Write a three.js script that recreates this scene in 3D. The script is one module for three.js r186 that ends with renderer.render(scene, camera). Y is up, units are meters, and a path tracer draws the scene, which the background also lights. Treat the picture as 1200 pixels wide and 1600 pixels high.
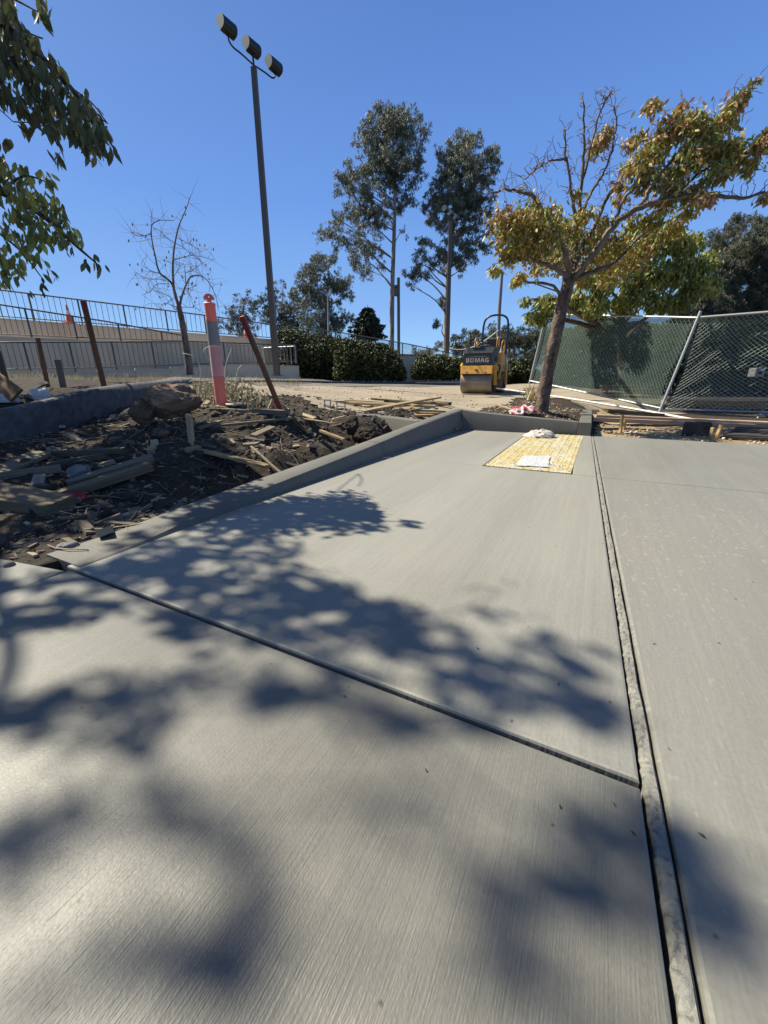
import * as THREE from 'three';
import { toCreasedNormals } from 'three/addons/utils/BufferGeometryUtils.js';
import { RoundedBoxGeometry } from 'three/addons/geometries/RoundedBoxGeometry.js';
import { ConvexGeometry } from 'three/addons/geometries/ConvexGeometry.js';
import { TextGeometry } from 'three/addons/geometries/TextGeometry.js';
import { FontLoader } from 'three/addons/loaders/FontLoader.js';

// ---------------------------------------------------------------- camera, sky, sun, exposure
const scene = new THREE.Scene();
const PITCH = 18.33 * Math.PI / 180, EYE = 0.65, FOC = 625;          // FOC: pixels of the 1200x1600 photograph
const camera = new THREE.PerspectiveCamera(2 * Math.atan(800 / FOC) * 180 / Math.PI, 0.75, 0.05, 2000);
camera.position.set(0, EYE, 0);
camera.rotation.set(-PITCH, 0, 0);
const renderer = new THREE.WebGLRenderer();
renderer.toneMapping = THREE.LinearToneMapping;
renderer.toneMappingExposure = 1.75;
renderer.shadowMap.enabled = true;
const SUN_AZ = -65 * Math.PI / 180, SUN_EL = 50 * Math.PI / 180;
const SUN = new THREE.Vector3(Math.sin(SUN_AZ) * Math.cos(SUN_EL), Math.sin(SUN_EL), -Math.cos(SUN_AZ) * Math.cos(SUN_EL));
const sun = new THREE.DirectionalLight(new THREE.Color(1, 0.94, 0.77), 5);
sun.position.copy(SUN).multiplyScalar(60);
sun.castShadow = true;
sun.shadow.radius = 1;
sun.shadow.mapSize.set(4096, 4096);
Object.assign(sun.shadow.camera, { left: -40, right: 40, top: 40, bottom: -40, near: 1, far: 200 });
scene.add(sun, sun.target);
{
  const w = 256, h = 256, d = new Float32Array(w * h * 4);
  const stops = [[0, [.47, .76, 1.04]], [.06, [.36, .64, .99]], [.15, [.25, .475, .9]], [.33, [.155, .335, .79]], [.55, [.103, .235, .61]], [.75, [.068, .12, .27]], [1, [.045, .075, .165]]].map(([e, c]) => [e, c.map((v) => v * .585)]);
  for (let j = 0; j < h; j++) for (let i = 0; i < w; i++) {
    const el = ((j + .5) / h - .5) * Math.PI, az = ((i + .5) / w - .5) * 2 * Math.PI;
    const dir = new THREE.Vector3(Math.cos(az) * Math.cos(el), Math.sin(el), Math.sin(az) * Math.cos(el));
    const e = Math.max(0, Math.sin(el));
    let k = 0; while (k < stops.length - 2 && e > stops[k + 1][0]) k++;
    const f = Math.min(1, (e - stops[k][0]) / (stops[k + 1][0] - stops[k][0]));
    const near = Math.pow(Math.max(0, dir.dot(SUN)), 6) * .12;
    for (let c = 0; c < 3; c++) d[(j * w + i) * 4 + c] = stops[k][1][c] * (1 - f) + stops[k + 1][1][c] * f + near * [.5, .5, .42][c];
    d[(j * w + i) * 4 + 3] = 1;
  }
  const t = new THREE.DataTexture(d, w, h, THREE.RGBAFormat, THREE.FloatType);
  t.mapping = THREE.EquirectangularReflectionMapping; t.magFilter = THREE.LinearFilter; t.needsUpdate = true;
  scene.background = t; scene.environment = t;
}

// ---------------------------------------------------------------- helpers
function rng(seed) { let a = seed >>> 0; return () => { a = (a + 0x6d2b79f5) | 0; let t = Math.imul(a ^ (a >>> 15), 1 | a); t = (t + Math.imul(t ^ (t >>> 7), 61 | t)) ^ t; return ((t ^ (t >>> 14)) >>> 0) / 4294967296; }; }
const V = (x, y, z) => new THREE.Vector3(x, y, z);
const cp = Math.cos(PITCH), sp = Math.sin(PITCH);
function sight(px, py) { const x = px - 600, y = 800 - py; return V(x, y * cp - FOC * sp, -(FOC * cp + y * sp)); }
const P = (px, py, h = 0) => { const r = sight(px, py); return r.multiplyScalar((h - EYE) / r.y).add(V(0, EYE, 0)); };      // point of a level plane at height h
const D = (px, py, F) => { const r = sight(px, py); return r.multiplyScalar(F / -r.z).add(V(0, EYE, 0)); };                  // point F metres ahead
const pr = (p) => { const y = p.y - EYE, z = -p.z, d = z * cp - y * sp, u = z * sp + y * cp; return d > .05 ? [600 + FOC * p.x / d, 800 - FOC * u / d, d] : [-9999, -9999, 1]; };
// axes of the pavement: s along the walk, t across it
const A0 = V(-1.118, 0, -1.302), W = V(.46, 0, -.888), U = V(.888, 0, .46);
const ST = (s, t, y = 0) => V(A0.x + W.x * s + U.x * t, y, A0.z + W.z * s + U.z * t);
const toST = (x, z) => [(x - A0.x) * W.x + (z - A0.z) * W.z, (x - A0.x) * U.x + (z - A0.z) * U.z];
const clamp = (x, a = 0, b = 1) => Math.min(b, Math.max(a, x));
const smooth = (a, b, x) => { const t = clamp((x - a) / (b - a)); return t * t * (3 - 2 * t); };
const mix = (a, b, t) => a + (b - a) * t;
function hash(ix, iy, k = 0) { let h = Math.imul(ix, 374761393) ^ Math.imul(iy, 668265263) ^ Math.imul(k + 11, 2147483629 % 2147483647); h = Math.imul(h ^ (h >>> 13), 1274126177); return ((h ^ (h >>> 16)) >>> 0) / 4294967296; }
function vnoise(x, y, k = 0, wx = 0, wy = 0) {                       // value noise, periodic when wx, wy are given
  const ix = Math.floor(x), iy = Math.floor(y), fx = x - ix, fy = y - iy, m = (a, n) => n ? ((a % n) + n) % n : a;
  const u = fx * fx * (3 - 2 * fx), v = fy * fy * (3 - 2 * fy), g = (a, b) => hash(m(a, wx), m(b, wy), k);
  return mix(mix(g(ix, iy), g(ix + 1, iy), u), mix(g(ix, iy + 1), g(ix + 1, iy + 1), u), v);
}
function fbm(x, y, k = 0, n = 4, wx = 0, wy = 0) { let s = 0, a = .5, t = 0; for (let i = 0; i < n; i++) { s += a * vnoise(x, y, k + i, wx, wy); t += a; a *= .5; x *= 2; y *= 2; wx *= 2; wy *= 2; } return s / t; }
function tex(w, h, fn, srgb = false) {
  const d = new Uint8Array(w * h * 4);
  for (let j = 0; j < h; j++) for (let i = 0; i < w; i++) {
    const c = fn(i / w, j / h), o = (j * w + i) * 4;
    if (typeof c === 'number') d[o] = d[o + 1] = d[o + 2] = clamp(c) * 255;
    else for (let k = 0; k < 3; k++) d[o + k] = (srgb ? Math.pow(clamp(c[k]), 1 / 2.2) : clamp(c[k])) * 255;
    d[o + 3] = 255;
  }
  const t = new THREE.DataTexture(d, w, h, THREE.RGBAFormat);
  t.wrapS = t.wrapT = THREE.RepeatWrapping; t.magFilter = THREE.LinearFilter; t.minFilter = THREE.LinearMipmapLinearFilter;
  if (srgb) t.colorSpace = THREE.SRGBColorSpace;
  t.needsUpdate = true; return t;
}
const rep = (t, x, y) => { const c = t.clone(); c.repeat.set(x, y); c.needsUpdate = true; return c; };
const lin = (r, g, b) => new THREE.Color().setRGB(r, g, b);
const mat = (color, roughness = .8, extra = {}) => { const { metalness = 0, ...rest } = extra; const m = ('transmission' in rest || 'clearcoat' in rest || 'sheen' in rest || 'anisotropy' in rest) ? new THREE.MeshPhysicalMaterial({ roughness, metalness, side: THREE.DoubleSide, ...rest }) : new THREE.MeshStandardMaterial({ roughness, metalness, side: THREE.DoubleSide, ...rest }); m.color = Array.isArray(color) ? lin(...color) : color; return m; };
function merge(list) {
  const gs = list.map((g) => (g.index ? g.toNonIndexed() : g));
  let n = 0; for (const g of gs) n += g.attributes.position.count;
  const p = new Float32Array(n * 3), no = new Float32Array(n * 3), uv = new Float32Array(n * 2);
  let o = 0;
  for (const g of gs) {
    if (!g.attributes.normal) g.computeVertexNormals();
    p.set(g.attributes.position.array, o * 3); no.set(g.attributes.normal.array, o * 3);
    if (g.attributes.uv) uv.set(g.attributes.uv.array, o * 2);
    o += g.attributes.position.count;
  }
  const r = new THREE.BufferGeometry();
  r.setAttribute('position', new THREE.BufferAttribute(p, 3)); r.setAttribute('normal', new THREE.BufferAttribute(no, 3)); r.setAttribute('uv', new THREE.BufferAttribute(uv, 2));
  return r;
}
const names = {};
const nm = (n) => { const k = names[n] = (names[n] ?? -1) + 1; return k ? n + '_' + String(k).padStart(3, '0') : n; };
function tag(o, label, category, group) { if (label) o.userData.label = label; if (category) o.userData.category = category; if (group) o.userData.group = group; return o; }
function thing(name, label, category, at = V(0, 0, 0), group) { const o = new THREE.Group(); o.name = nm(name); o.position.copy(at); tag(o, label, category, group); scene.add(o); return o; }
function struct(name, geo, m) { const o = geo ? new THREE.Mesh(geo, m) : new THREE.Group(); o.name = nm(name); o.userData.kind = 'structure'; if (geo) o.castShadow = o.receiveShadow = true; scene.add(o); return o; }
const partCount = new Map();
function pname(parent, n) { const k = parent.uuid + n, c = (partCount.get(k) ?? -1) + 1; partCount.set(k, c); return c ? n + '_' + String(c).padStart(3, '0') : n; }
function part(parent, name, geo, m, label) {                          // geometry already in the parent's axes
  const o = new THREE.Mesh(Array.isArray(geo) ? merge(geo) : geo, m); o.name = pname(parent, name); o.castShadow = o.receiveShadow = true;
  if (label) o.userData.label = label; parent.add(o); return o;
}
function wpart(parent, name, geo, m, label) {                         // geometry in world axes, under an unturned parent
  const g = Array.isArray(geo) ? merge(geo) : geo; const q = V(0, 0, 0); for (let a = parent; a && a !== scene; a = a.parent) q.add(a.position);
  g.translate(-q.x, -q.y, -q.z); return part(parent, name, g, m, label);
}
function solo(name, label, category, geo, m, at, group) {              // a thing of one mesh; world-axis geometry
  const g = Array.isArray(geo) ? merge(geo) : geo; if (at) g.translate(-at.x, -at.y, -at.z);
  const o = new THREE.Mesh(g, m); o.name = nm(name); if (at) o.position.copy(at); o.castShadow = o.receiveShadow = true; tag(o, label, category, group); scene.add(o); return o;
}
const UPV = V(0, 1, 0);
function frame(a, b, roll = 0) { const x = b.clone().sub(a).normalize(); let z = V().crossVectors(x, Math.abs(x.y) > .98 ? V(0, 0, 1) : UPV).normalize(); let y = V().crossVectors(z, x); const m = new THREE.Matrix4().makeBasis(x, y, z); if (roll) m.multiply(new THREE.Matrix4().makeRotationX(roll)); return m.setPosition(a.clone().add(b).multiplyScalar(.5)); }
function uvBox(g, k = 1) { const p = g.attributes.position, n = g.attributes.normal, u = new Float32Array(p.count * 2); for (let i = 0; i < p.count; i++) { const ax = Math.abs(n.getX(i)), ay = Math.abs(n.getY(i)), az = Math.abs(n.getZ(i)); const [a, b] = ax > ay && ax > az ? [p.getZ(i), p.getY(i)] : ay > az ? [p.getX(i), p.getZ(i)] : [p.getX(i), p.getY(i)]; u[2 * i] = a * k; u[2 * i + 1] = b * k; } g.setAttribute('uv', new THREE.BufferAttribute(u, 2)); return g; }
function beam(a, b, h, w, roll = 0, bevel = .004, seg = 1) { const L = a.distanceTo(b); let g = bevel ? new RoundedBoxGeometry(L, h, w, seg, Math.min(bevel, h * .4, w * .4)) : new THREE.BoxGeometry(L, h, w); g = g.index ? g.toNonIndexed() : g; uvBox(g); g.applyMatrix4(frame(a, b, roll)); return g; }
function box(w, h, d, x = 0, y = 0, z = 0, bevel = .01, seg = 2) { let g = bevel ? new RoundedBoxGeometry(w, h, d, seg, bevel) : new THREE.BoxGeometry(w, h, d); g = g.index ? g.toNonIndexed() : g; uvBox(g); g.translate(x, y, z); return g; }
function limb(pts, rad, seg = 6, cap = true) {                         // tapered tube through points
  const n = pts.length, pos = [], uv = [], idx = []; let N = null, len = 0;
  for (let i = 0; i < n; i++) {
    const T = pts[Math.min(n - 1, i + 1)].clone().sub(pts[Math.max(0, i - 1)]).normalize();
    if (!N) N = V().crossVectors(T, Math.abs(T.y) > .9 ? V(1, 0, 0) : UPV).normalize(); else N.sub(T.clone().multiplyScalar(N.dot(T))).normalize();
    const B = V().crossVectors(T, N), r = Array.isArray(rad) ? rad[i] : rad; if (i) len += pts[i].distanceTo(pts[i - 1]);
    for (let j = 0; j <= seg; j++) { const a = j / seg * 2 * Math.PI, c = Math.cos(a) * r, s = Math.sin(a) * r; pos.push(pts[i].x + N.x * c + B.x * s, pts[i].y + N.y * c + B.y * s, pts[i].z + N.z * c + B.z * s); uv.push(j / seg, len); }
  }
  for (let i = 0; i < n - 1; i++) for (let j = 0; j < seg; j++) { const a = i * (seg + 1) + j, b = a + seg + 1; idx.push(a, a + 1, b, b, a + 1, b + 1); }
  if (cap) for (const [i, f] of [[0, 1], [n - 1, 0]]) { const c = pos.length / 3; pos.push(pts[i].x, pts[i].y, pts[i].z); uv.push(.5, 0); for (let j = 0; j < seg; j++) { const a = i * (seg + 1) + j; f ? idx.push(c, a + 1, a) : idx.push(c, a, a + 1); } }
  const g = new THREE.BufferGeometry(); g.setAttribute('position', new THREE.Float32BufferAttribute(pos, 3)); g.setAttribute('uv', new THREE.Float32BufferAttribute(uv, 2)); g.setIndex(idx); g.computeVertexNormals(); return g.toNonIndexed();
}
const tube = (a, b, r, seg = 8) => limb([a, b], r, seg);
function curve(pts, n = 12) { return new THREE.CatmullRomCurve3(pts, false, 'centripetal').getPoints(n); }
function loft(rings, crease = .7, uvk = 1) {                           // rings of equal length, first and last capped
  const m = rings[0].length, pos = [], uv = []; const push = (p, u, v) => { pos.push(p.x, p.y, p.z); uv.push(u, v); };
  let L = 0;
  for (let i = 0; i < rings.length - 1; i++) {
    const dL = rings[i][0].distanceTo(rings[i + 1][0]); let c = 0;
    for (let j = 0; j < m; j++) {
      const a = rings[i][j], b = rings[i][(j + 1) % m], d = rings[i + 1][j], e = rings[i + 1][(j + 1) % m], c2 = c + a.distanceTo(b);
      push(a, L, c); push(b, L, c2); push(d, L + dL, c); push(d, L + dL, c); push(b, L, c2); push(e, L + dL, c2); c = c2;
    }
    L += dL;
  }
  for (const [r, f] of [[rings[0], 1], [rings[rings.length - 1], 0]]) for (let j = 1; j < m - 1; j++) for (const p of f ? [r[0], r[j + 1], r[j]] : [r[0], r[j], r[j + 1]]) push(p, p.x, p.y);
  let g = new THREE.BufferGeometry(); g.setAttribute('position', new THREE.Float32BufferAttribute(pos, 3)); g.setAttribute('uv', new THREE.Float32BufferAttribute(uv, 2));
  g.computeVertexNormals(); return toCreasedNormals(g, crease);
}
function extr(pts, depth, bevel = 0, holes = []) { const sh = new THREE.Shape(pts.map(([x, y]) => new THREE.Vector2(x, y))); for (const h of holes) sh.holes.push(new THREE.Path(h.map(([x, y]) => new THREE.Vector2(x, y)))); return new THREE.ExtrudeGeometry(sh, { depth, bevelEnabled: bevel > 0, bevelSize: bevel, bevelThickness: bevel, bevelSegments: 2, bevelOffset: -bevel, curveSegments: 12 }); }

// ---------------------------------------------------------------- materials
const R0 = rng(7);
// fresh broomed concrete; uv in metres, u across the walk and v along it
const broomBump = tex(2048, 1024, (u, v) => {                            // 2 m by 2 m
  const a = vnoise(u * 1024, v * 22, 3, 1024, 22), b = vnoise(u * 250, v * 10, 5, 250, 10), c = vnoise(u * 2048, v * 50, 9, 2048, 50), d = hash(Math.floor(u * 2048), Math.floor(v * 1024), 14);
  const groove = vnoise(u * 1024, v * 4, 21, 1024, 4) > .97 ? -.3 : 0;
  return .5 + .26 * (a - .5) + .03 * (b - .5) + .42 * (c - .5) + .4 * (d - .5) + groove;
});
const fineBump = tex(1024, 512, (u, v) => .5 + .35 * (vnoise(u * 260, v * 12, 31, 260, 12) - .5) + .5 * (vnoise(u * 512, v * 200, 33, 512, 200) - .5));
const slabTone = (seed, flecks) => tex(1024, 1024, (u, v) => {            // 4 m by 4 m
  const m = fbm(u * 5, v * 3, seed, 4, 5, 3), st = fbm(u * 60, v * 3, seed + 9, 3, 60, 3), g = hash(Math.floor(u * 1024), Math.floor(v * 1024), seed);
  const fine = vnoise(u * 300, v * 14, seed + 4, 300, 14), warm = fbm(u * 7, v * 7, seed + 40, 3, 7, 7);
  const pat = smooth(.52, .6, fbm(u * 3, v * 2, seed + 90, 5, 3, 2)); const band = fbm(u * 13, v * 1, seed + 120, 3, 13, 1), band2 = vnoise(u * 40, v * 2, seed + 130, 40, 2); let k = 1 + .24 * (band - .5) + .06 * (band2 - .5) + .2 * (m - .5) + .05 * (st - .5) + .08 * (fine - .5) + .12 * (g - .5) - .045 * pat;
  let c = [k * (.99 + .05 * (warm - .5)), k * .97, k * (.885 - .05 * (warm - .5))];
  if (hash(Math.floor(u * 900), Math.floor(v * 900), seed + 77) > .99985) c = [.3, .28, .25];
  if (flecks) { const f = vnoise(u * 420, v * 210, seed + 61, 420, 210), l = fbm(u * 4, v * 4, seed + 66, 3, 4, 4); const th = .95 - .5 * Math.max(0, l - .3); if (f > th) { const b = clamp((f - th) * 9); c = c.map((q) => q + .26 * b); } }
  return c.map((x) => x * .72);
}, true);
const toneA = slabTone(101, false), toneB = slabTone(202, true);
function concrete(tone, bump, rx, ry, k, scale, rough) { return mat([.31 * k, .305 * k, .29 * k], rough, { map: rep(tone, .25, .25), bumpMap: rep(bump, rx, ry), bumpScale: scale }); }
const M = {  // near slab toned down and far slab raised: lens falloff put into the colour
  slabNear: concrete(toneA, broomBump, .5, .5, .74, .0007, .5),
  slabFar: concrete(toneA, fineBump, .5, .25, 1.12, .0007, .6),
  slabRight: concrete(toneB, fineBump, .5, .25, .9, .0007, .6),
  kerb: concrete(toneA, fineBump, .5, .5, .56, .0015, .75),
};
const grit = tex(512, 512, (u, v) => .5 + .6 * (fbm(u * 24, v * 24, 51, 4, 24, 24) - .5) + .25 * (hash(Math.floor(u * 512), Math.floor(v * 512), 5) - .5));
const mortarTone = tex(256, 512, (u, v) => { const n = fbm(u * 30, v * 60, 71, 3, 30, 60); const k = n > .6 ? .95 : n < .33 ? .5 : .8; return [k * .9, k * .88, k * .82]; }, true);
M.mortar = mat([.3, .295, .275], .9, { map: rep(mortarTone, 6, 2), bumpMap: rep(grit, 8, 8), bumpScale: .002 });
const dirtTone = tex(1024, 1024, (u, v) => {
  const m = fbm(u * 8, v * 8, 81, 5, 8, 8), g = vnoise(u * 420, v * 420, 83, 420, 420), l = vnoise(u * 90, v * 260, 85, 90, 260);
  let k = .55 + .9 * (m - .4) + .35 * (g - .5); let c = [k, k * .82, k * .64];
  if (l > .86) c = [1.0, .86, .62]; if (g > .95) c = [.95, .9, .8]; if (g < .06) c = [.12, .1, .08];
  return c;
}, true);
M.dirt = mat([.065, .053, .043], .95, { map: rep(dirtTone, .4, .4), bumpMap: rep(grit, 1.4, 1.4), bumpScale: .03 });
const lotTone = tex(1024, 1024, (u, v) => { const m = fbm(u * 6, v * 12, 91, 5, 6, 12), g = hash(Math.floor(u * 1024), Math.floor(v * 1024), 6), s = vnoise(u * 200, v * 200, 93, 200, 200); const k = .8 + .5 * (m - .5) + .12 * (g - .5) + (s > .93 ? -.35 : 0); return [k, k * .86, k * .67]; }, true);
M.lot = mat([.36, .345, .32], .95, { map: rep(lotTone, .16, .16), bumpMap: rep(grit, 1, 1), bumpScale: .012 });
const asphaltTone = tex(512, 512, (u, v) => { const m = fbm(u * 5, v * 5, 95, 5, 5, 5), g = hash(Math.floor(u * 512), Math.floor(v * 512), 8); const k = .6 + .6 * (m - .5) + .3 * (g - .5); return [k, k * .92, k * .82]; }, true);
M.asphalt = mat([.24, .235, .235], .9, { map: rep(asphaltTone, .2, .2), bumpMap: rep(grit, 2, 2), bumpScale: .006 });
const sandTone = tex(512, 512, (u, v) => { const m = fbm(u * 10, v * 10, 97, 5, 10, 10), g = hash(Math.floor(u * 512), Math.floor(v * 512), 9); const k = .75 + .6 * (m - .5) + .4 * (g - .5); return [k, k * .76, k * .46]; }, true);
M.sand = mat([.47, .45, .42], .95, { map: rep(sandTone, .6, .6), bumpMap: rep(grit, 2, 2), bumpScale: .02 });
const woodTone = tex(512, 128, (u, v) => { const r = fbm(u * 3, v * 24, 111, 4, 3, 24), s = vnoise(u * 8, v * 60, 113, 8, 60), d = fbm(u * 6, v * 4, 115, 3, 6, 4); const k = .7 + .5 * (r - .5) + .25 * (s - .5) + .3 * (d - .5); return [k, k * .86, k * .64]; }, true);
const woodBump = tex(256, 128, (u, v) => .5 + .6 * (vnoise(u * 6, v * 50, 117, 6, 50) - .5));
const wood = (c, rough = .85) => mat(c, rough, { map: rep(woodTone, .7, 3), bumpMap: rep(woodBump, .7, 4), bumpScale: .003 });
M.woodPale = wood([.5, .45, .36]); M.woodTan = wood([.38, .31, .21]); M.woodGrey = wood([.2, .185, .17]); M.woodDark = wood([.1, .09, .075]); M.woodNew = wood([.56, .42, .24]); M.woodWet = wood([.09, .088, .09]); M.woodOld = wood([.19, .165, .13]);
const barkTone = tex(256, 512, (u, v) => { const a = fbm(u * 12, v * 20, 121, 4, 12, 20), b = vnoise(u * 16, v * 5, 123, 16, 5); const k = .55 + .8 * (a - .5) + .5 * (b - .5); return [k, k * .9, k * .8]; }, true);
const barkBump = tex(256, 512, (u, v) => { const a = vnoise(u * 14, v * 8, 125, 14, 8), b = fbm(u * 20, v * 40, 127, 3, 20, 40); return .5 + .6 * (a - .5) + .4 * (b - .5); });
M.bark = mat([.19, .145, .12], .92, { map: rep(barkTone, 1, 1.2), bumpMap: rep(barkBump, 1, 1.2), bumpScale: .02 });
M.barkGrey = mat([.24, .205, .18], .9, { map: rep(barkTone, 1, 1), bumpMap: rep(barkBump, 1, 1), bumpScale: .012 });
M.barkEuc = mat([.5, .44, .38], .85, { map: rep(barkTone, 1, .12) });
M.barkDark = mat([.1, .085, .075], .95);
const rockTone = tex(512, 512, (u, v) => { const a = fbm(u * 5, v * 5, 131, 6, 5, 5), b = vnoise(u * 120, v * 120, 133, 120, 120), cr = Math.abs(fbm(u * 7, v * 7, 135, 4, 7, 7) - .5) < .012 ? .5 : 1; const k = (.55 + 1.5 * (a - .5) + .35 * (b - .5)) * cr; return [k, k * .84, k * .7]; }, true);
M.rock = mat([.4, .31, .24], .92, { map: rep(rockTone, 1.5, 1.5), bumpMap: rep(grit, 3, 3), bumpScale: .03 });
M.rubble = mat([.42, .42, .42], .92, { map: rep(grit, 2, 2), bumpMap: rep(grit, 4, 4), bumpScale: .01 });
M.whiteBag = mat([.62, .62, .62], .8, { bumpMap: rep(grit, 3, 3), bumpScale: .01 });
M.oldKerb = mat([.15, .15, .155], .85, { map: rep(grit, .7, .7), bumpMap: rep(grit, 2, 2), bumpScale: .006 });
const stuccoTone = tex(512, 256, (u, v) => { const a = fbm(u * 6, v * 3, 141, 4, 6, 3), g = hash(Math.floor(u * 512), Math.floor(v * 256), 12); const k = .85 + .3 * (a - .5) + .12 * (g - .5); return [k, k * .93, k * .82]; }, true);
M.stucco = mat([.68, .61, .5], .92, { map: rep(stuccoTone, .25, .25), bumpMap: rep(grit, 2, 2), bumpScale: .006 });
M.railPaint = mat([.075, .075, .075], .5);
M.galv = mat([.36, .37, .36], .5, { metalness: .4 });
M.steel = mat([.34, .31, .28], .55, { metalness: .5 });
M.blackPaint = mat([.018, .018, .02], .35); M.blackRubber = mat([.03, .03, .03], .8);
const grimeTone = tex(256, 256, (u, v) => { const a = fbm(u * 6, v * 6, 155, 5, 6, 6), b = vnoise(u * 90, v * 30, 157, 90, 30); return a > .66 || b > .95 ? [.75, .68, .6] : [1, 1, 1]; }, true);
M.yellow = mat([.58, .3, .035], .42, { map: rep(grimeTone, 1.5, 1.5), clearcoat: .3, clearcoatRoughness: .3 });
M.hood = mat([.03, .031, .034], .32);

M.bronze = mat([.11, .085, .06], .5, { metalness: .4 });
M.lampGreen = mat([.012, .02, .02], .4);
M.lens = mat([.55, .6, .6], .2);
const roughSteelTone = tex(256, 256, (u, v) => { const a = fbm(u * 4, v * 30, 151, 4, 4, 30), b = fbm(u * 8, v * 8, 153, 4, 8, 8); const k = .7 + .4 * (a - .5) + .6 * (b - .5); return [k, k * .88, k * .72]; }, true);
M.drum = mat([.4, .36, .31], .55, { metalness: .45, map: roughSteelTone });

// ---------------------------------------------------------------- the ground
const ctrl = [];
const cpt = (px, py, F) => { const p = D(px, py, F); ctrl.push([p.x, p.z, p.y]); };
const cst = (s, t, y) => { const p = ST(s, t); ctrl.push([p.x, p.z, y]); };
for (const [s, y] of [[-.3, -.005], [0, -.004], [.2, .0], [.45, -.005], [.75, -.05], [1.05, -.16], [1.6, -.22], [2.3, -.26], [3, -.24], [3.6, -.12], [4.4, .1]]) cst(s, -.27, y);
for (const [s, t, y] of [[.5, -.6, -.05], [1.3, -.5, -.14], [2.1, -.5, -.18], [2.9, -.5, -.14], [-.6, -.9, -.02], [-1.5, -1.2, 0], [0, -1.6, .0]]) cst(s, t, y);
for (const a of [[100, 770, 2.33], [0, 800, 2], [150, 720, 2.9], [0, 720, 2.75], [300, 690, 3.4], [265, 660, 3.7], [430, 650, 4.3], [347, 632, 4.5], [437, 638, 4.5], [560, 650, 5], [500, 690, 3.9], [430, 700, 3.4], [370, 625, 5.2], [450, 618, 6.5], [620, 642, 5.6], [660, 632, 7],
  [600, 625, 8], [600, 614, 11], [600, 606, 16], [600, 600, 22], [700, 604, 18], [765, 617, 13.6], [690, 622, 9], [740, 630, 8.5], [760, 602, 22], [480, 604, 14], [420, 603, 12], [520, 600, 20], [840, 600, 17],
  [215, 636, 5], [100, 670, 3.7], [0, 690, 3.15], [20, 612, 4.6], [90, 605, 5], [160, 602, 6], [250, 598, 7.5], [330, 597, 9], [60, 590, 9], [0, 590, 12], [100, 588, 17], [250, 588, 19], [380, 590, 21], [465, 592, 22.5], [-200, 600, 6], [-300, 600, 12], [-100, 640, 3.4],
  [845, 642, 6.3], [790, 637, 6.6], [870, 655, 5.9], [800, 622, 9], [900, 640, 6.6], [870, 622, 8.8], [930, 640, 7.6],
  [1000, 672, 5.8], [1100, 676, 5.6], [1190, 690, 5], [1000, 656, 7.1], [1100, 660, 6.9], [1190, 666, 6.5], [930, 660, 7.0], [960, 664, 6.5], [1060, 660, 6.9], [1215, 672, 6.1], [940, 676, 5.8], [1050, 676, 5.6], [960, 650, 8], [1040, 668, 6.2], [1130, 672, 5.9], [1000, 648, 8.2], [1030, 648, 8.3], [1150, 652, 8], [1240, 655, 7.6], [950, 628, 9.5], [1100, 625, 14], [1200, 625, 14], [900, 608, 14], [1150, 600, 26], [1000, 596, 26]]) cpt(...a);
for (const s of [-3, -1, 1, 3, 4.6]) for (const t of [.4, 1.8, 3.2, 5]) cst(s, t, -.13);
for (const [x, z, y] of [[-60, -60, 3], [0, -60, 3], [60, -60, 2], [-200, -200, 6], [0, -250, 6], [200, -200, 6], [200, 0, 0], [-200, 0, 2], [0, 60, -.1], [5, 10, -.1], [-6, 4, 0], [-10, -3, .5]]) ctrl.push([x, z, y]);
function H0(x, z) {
  let n = 0, d = 0;
  for (const [cx, cz, cy] of ctrl) { const q = (x - cx) ** 2 + (z - cz) ** 2 + .01, w = 1 / (q * Math.sqrt(q)); n += w * cy; d += w; }
  return n / d;
}
const onSlab = (x, z) => { const [s, t] = toST(x, z); return s < 4.9 && t > -.12 ? (s > -6 && t < 8) : false; };
const inPlanter = (x, z) => { const [s, t] = toST(x, z); return s > 4.9 && s < 8.6 && t > -.2 && t < 1.45; };
const moundness = (x, z) => { const [s, t] = toST(x, z); return smooth(-.15, -.5, t) * smooth(6.0, 4.2, s) * smooth(-4.6, -3.2, t); };
function H(x, z) {
  if (onSlab(x, z)) return -.14;
  let y = H0(x, z); const m = Math.max(moundness(x, z), inPlanter(x, z) ? .8 : 0);
  const far = smooth(9, 5, -z);
  y += far * (.02 + .06 * m) * (fbm(x * 3.1, z * 3.1, 301, 3) - .5) * 2 * .5 + far * m * .05 * (fbm(x * 11, z * 11, 305, 2) - .5);
  return y;
}
function hit(px, py, lift = 0) { const r = sight(px, py), o = V(0, EYE, 0); let t = 1 / -r.z; const st = .02 / -r.z; let p; for (let i = 0; i < 2500; i++, t += st) { p = o.clone().addScaledVector(r, t); if (p.y <= H0(p.x, p.z) + lift) break; } return p; }
function axis(lo, hi, step, far0, far1) { const a = []; for (let x = lo; x <= hi + 1e-6; x += step) a.push(x); let s = step, x = hi; while (x < far1) { s *= 1.16; x += s; a.push(x); } s = step; x = lo; while (x > far0) { s *= 1.16; x -= s; a.unshift(x); } return a; }
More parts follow.
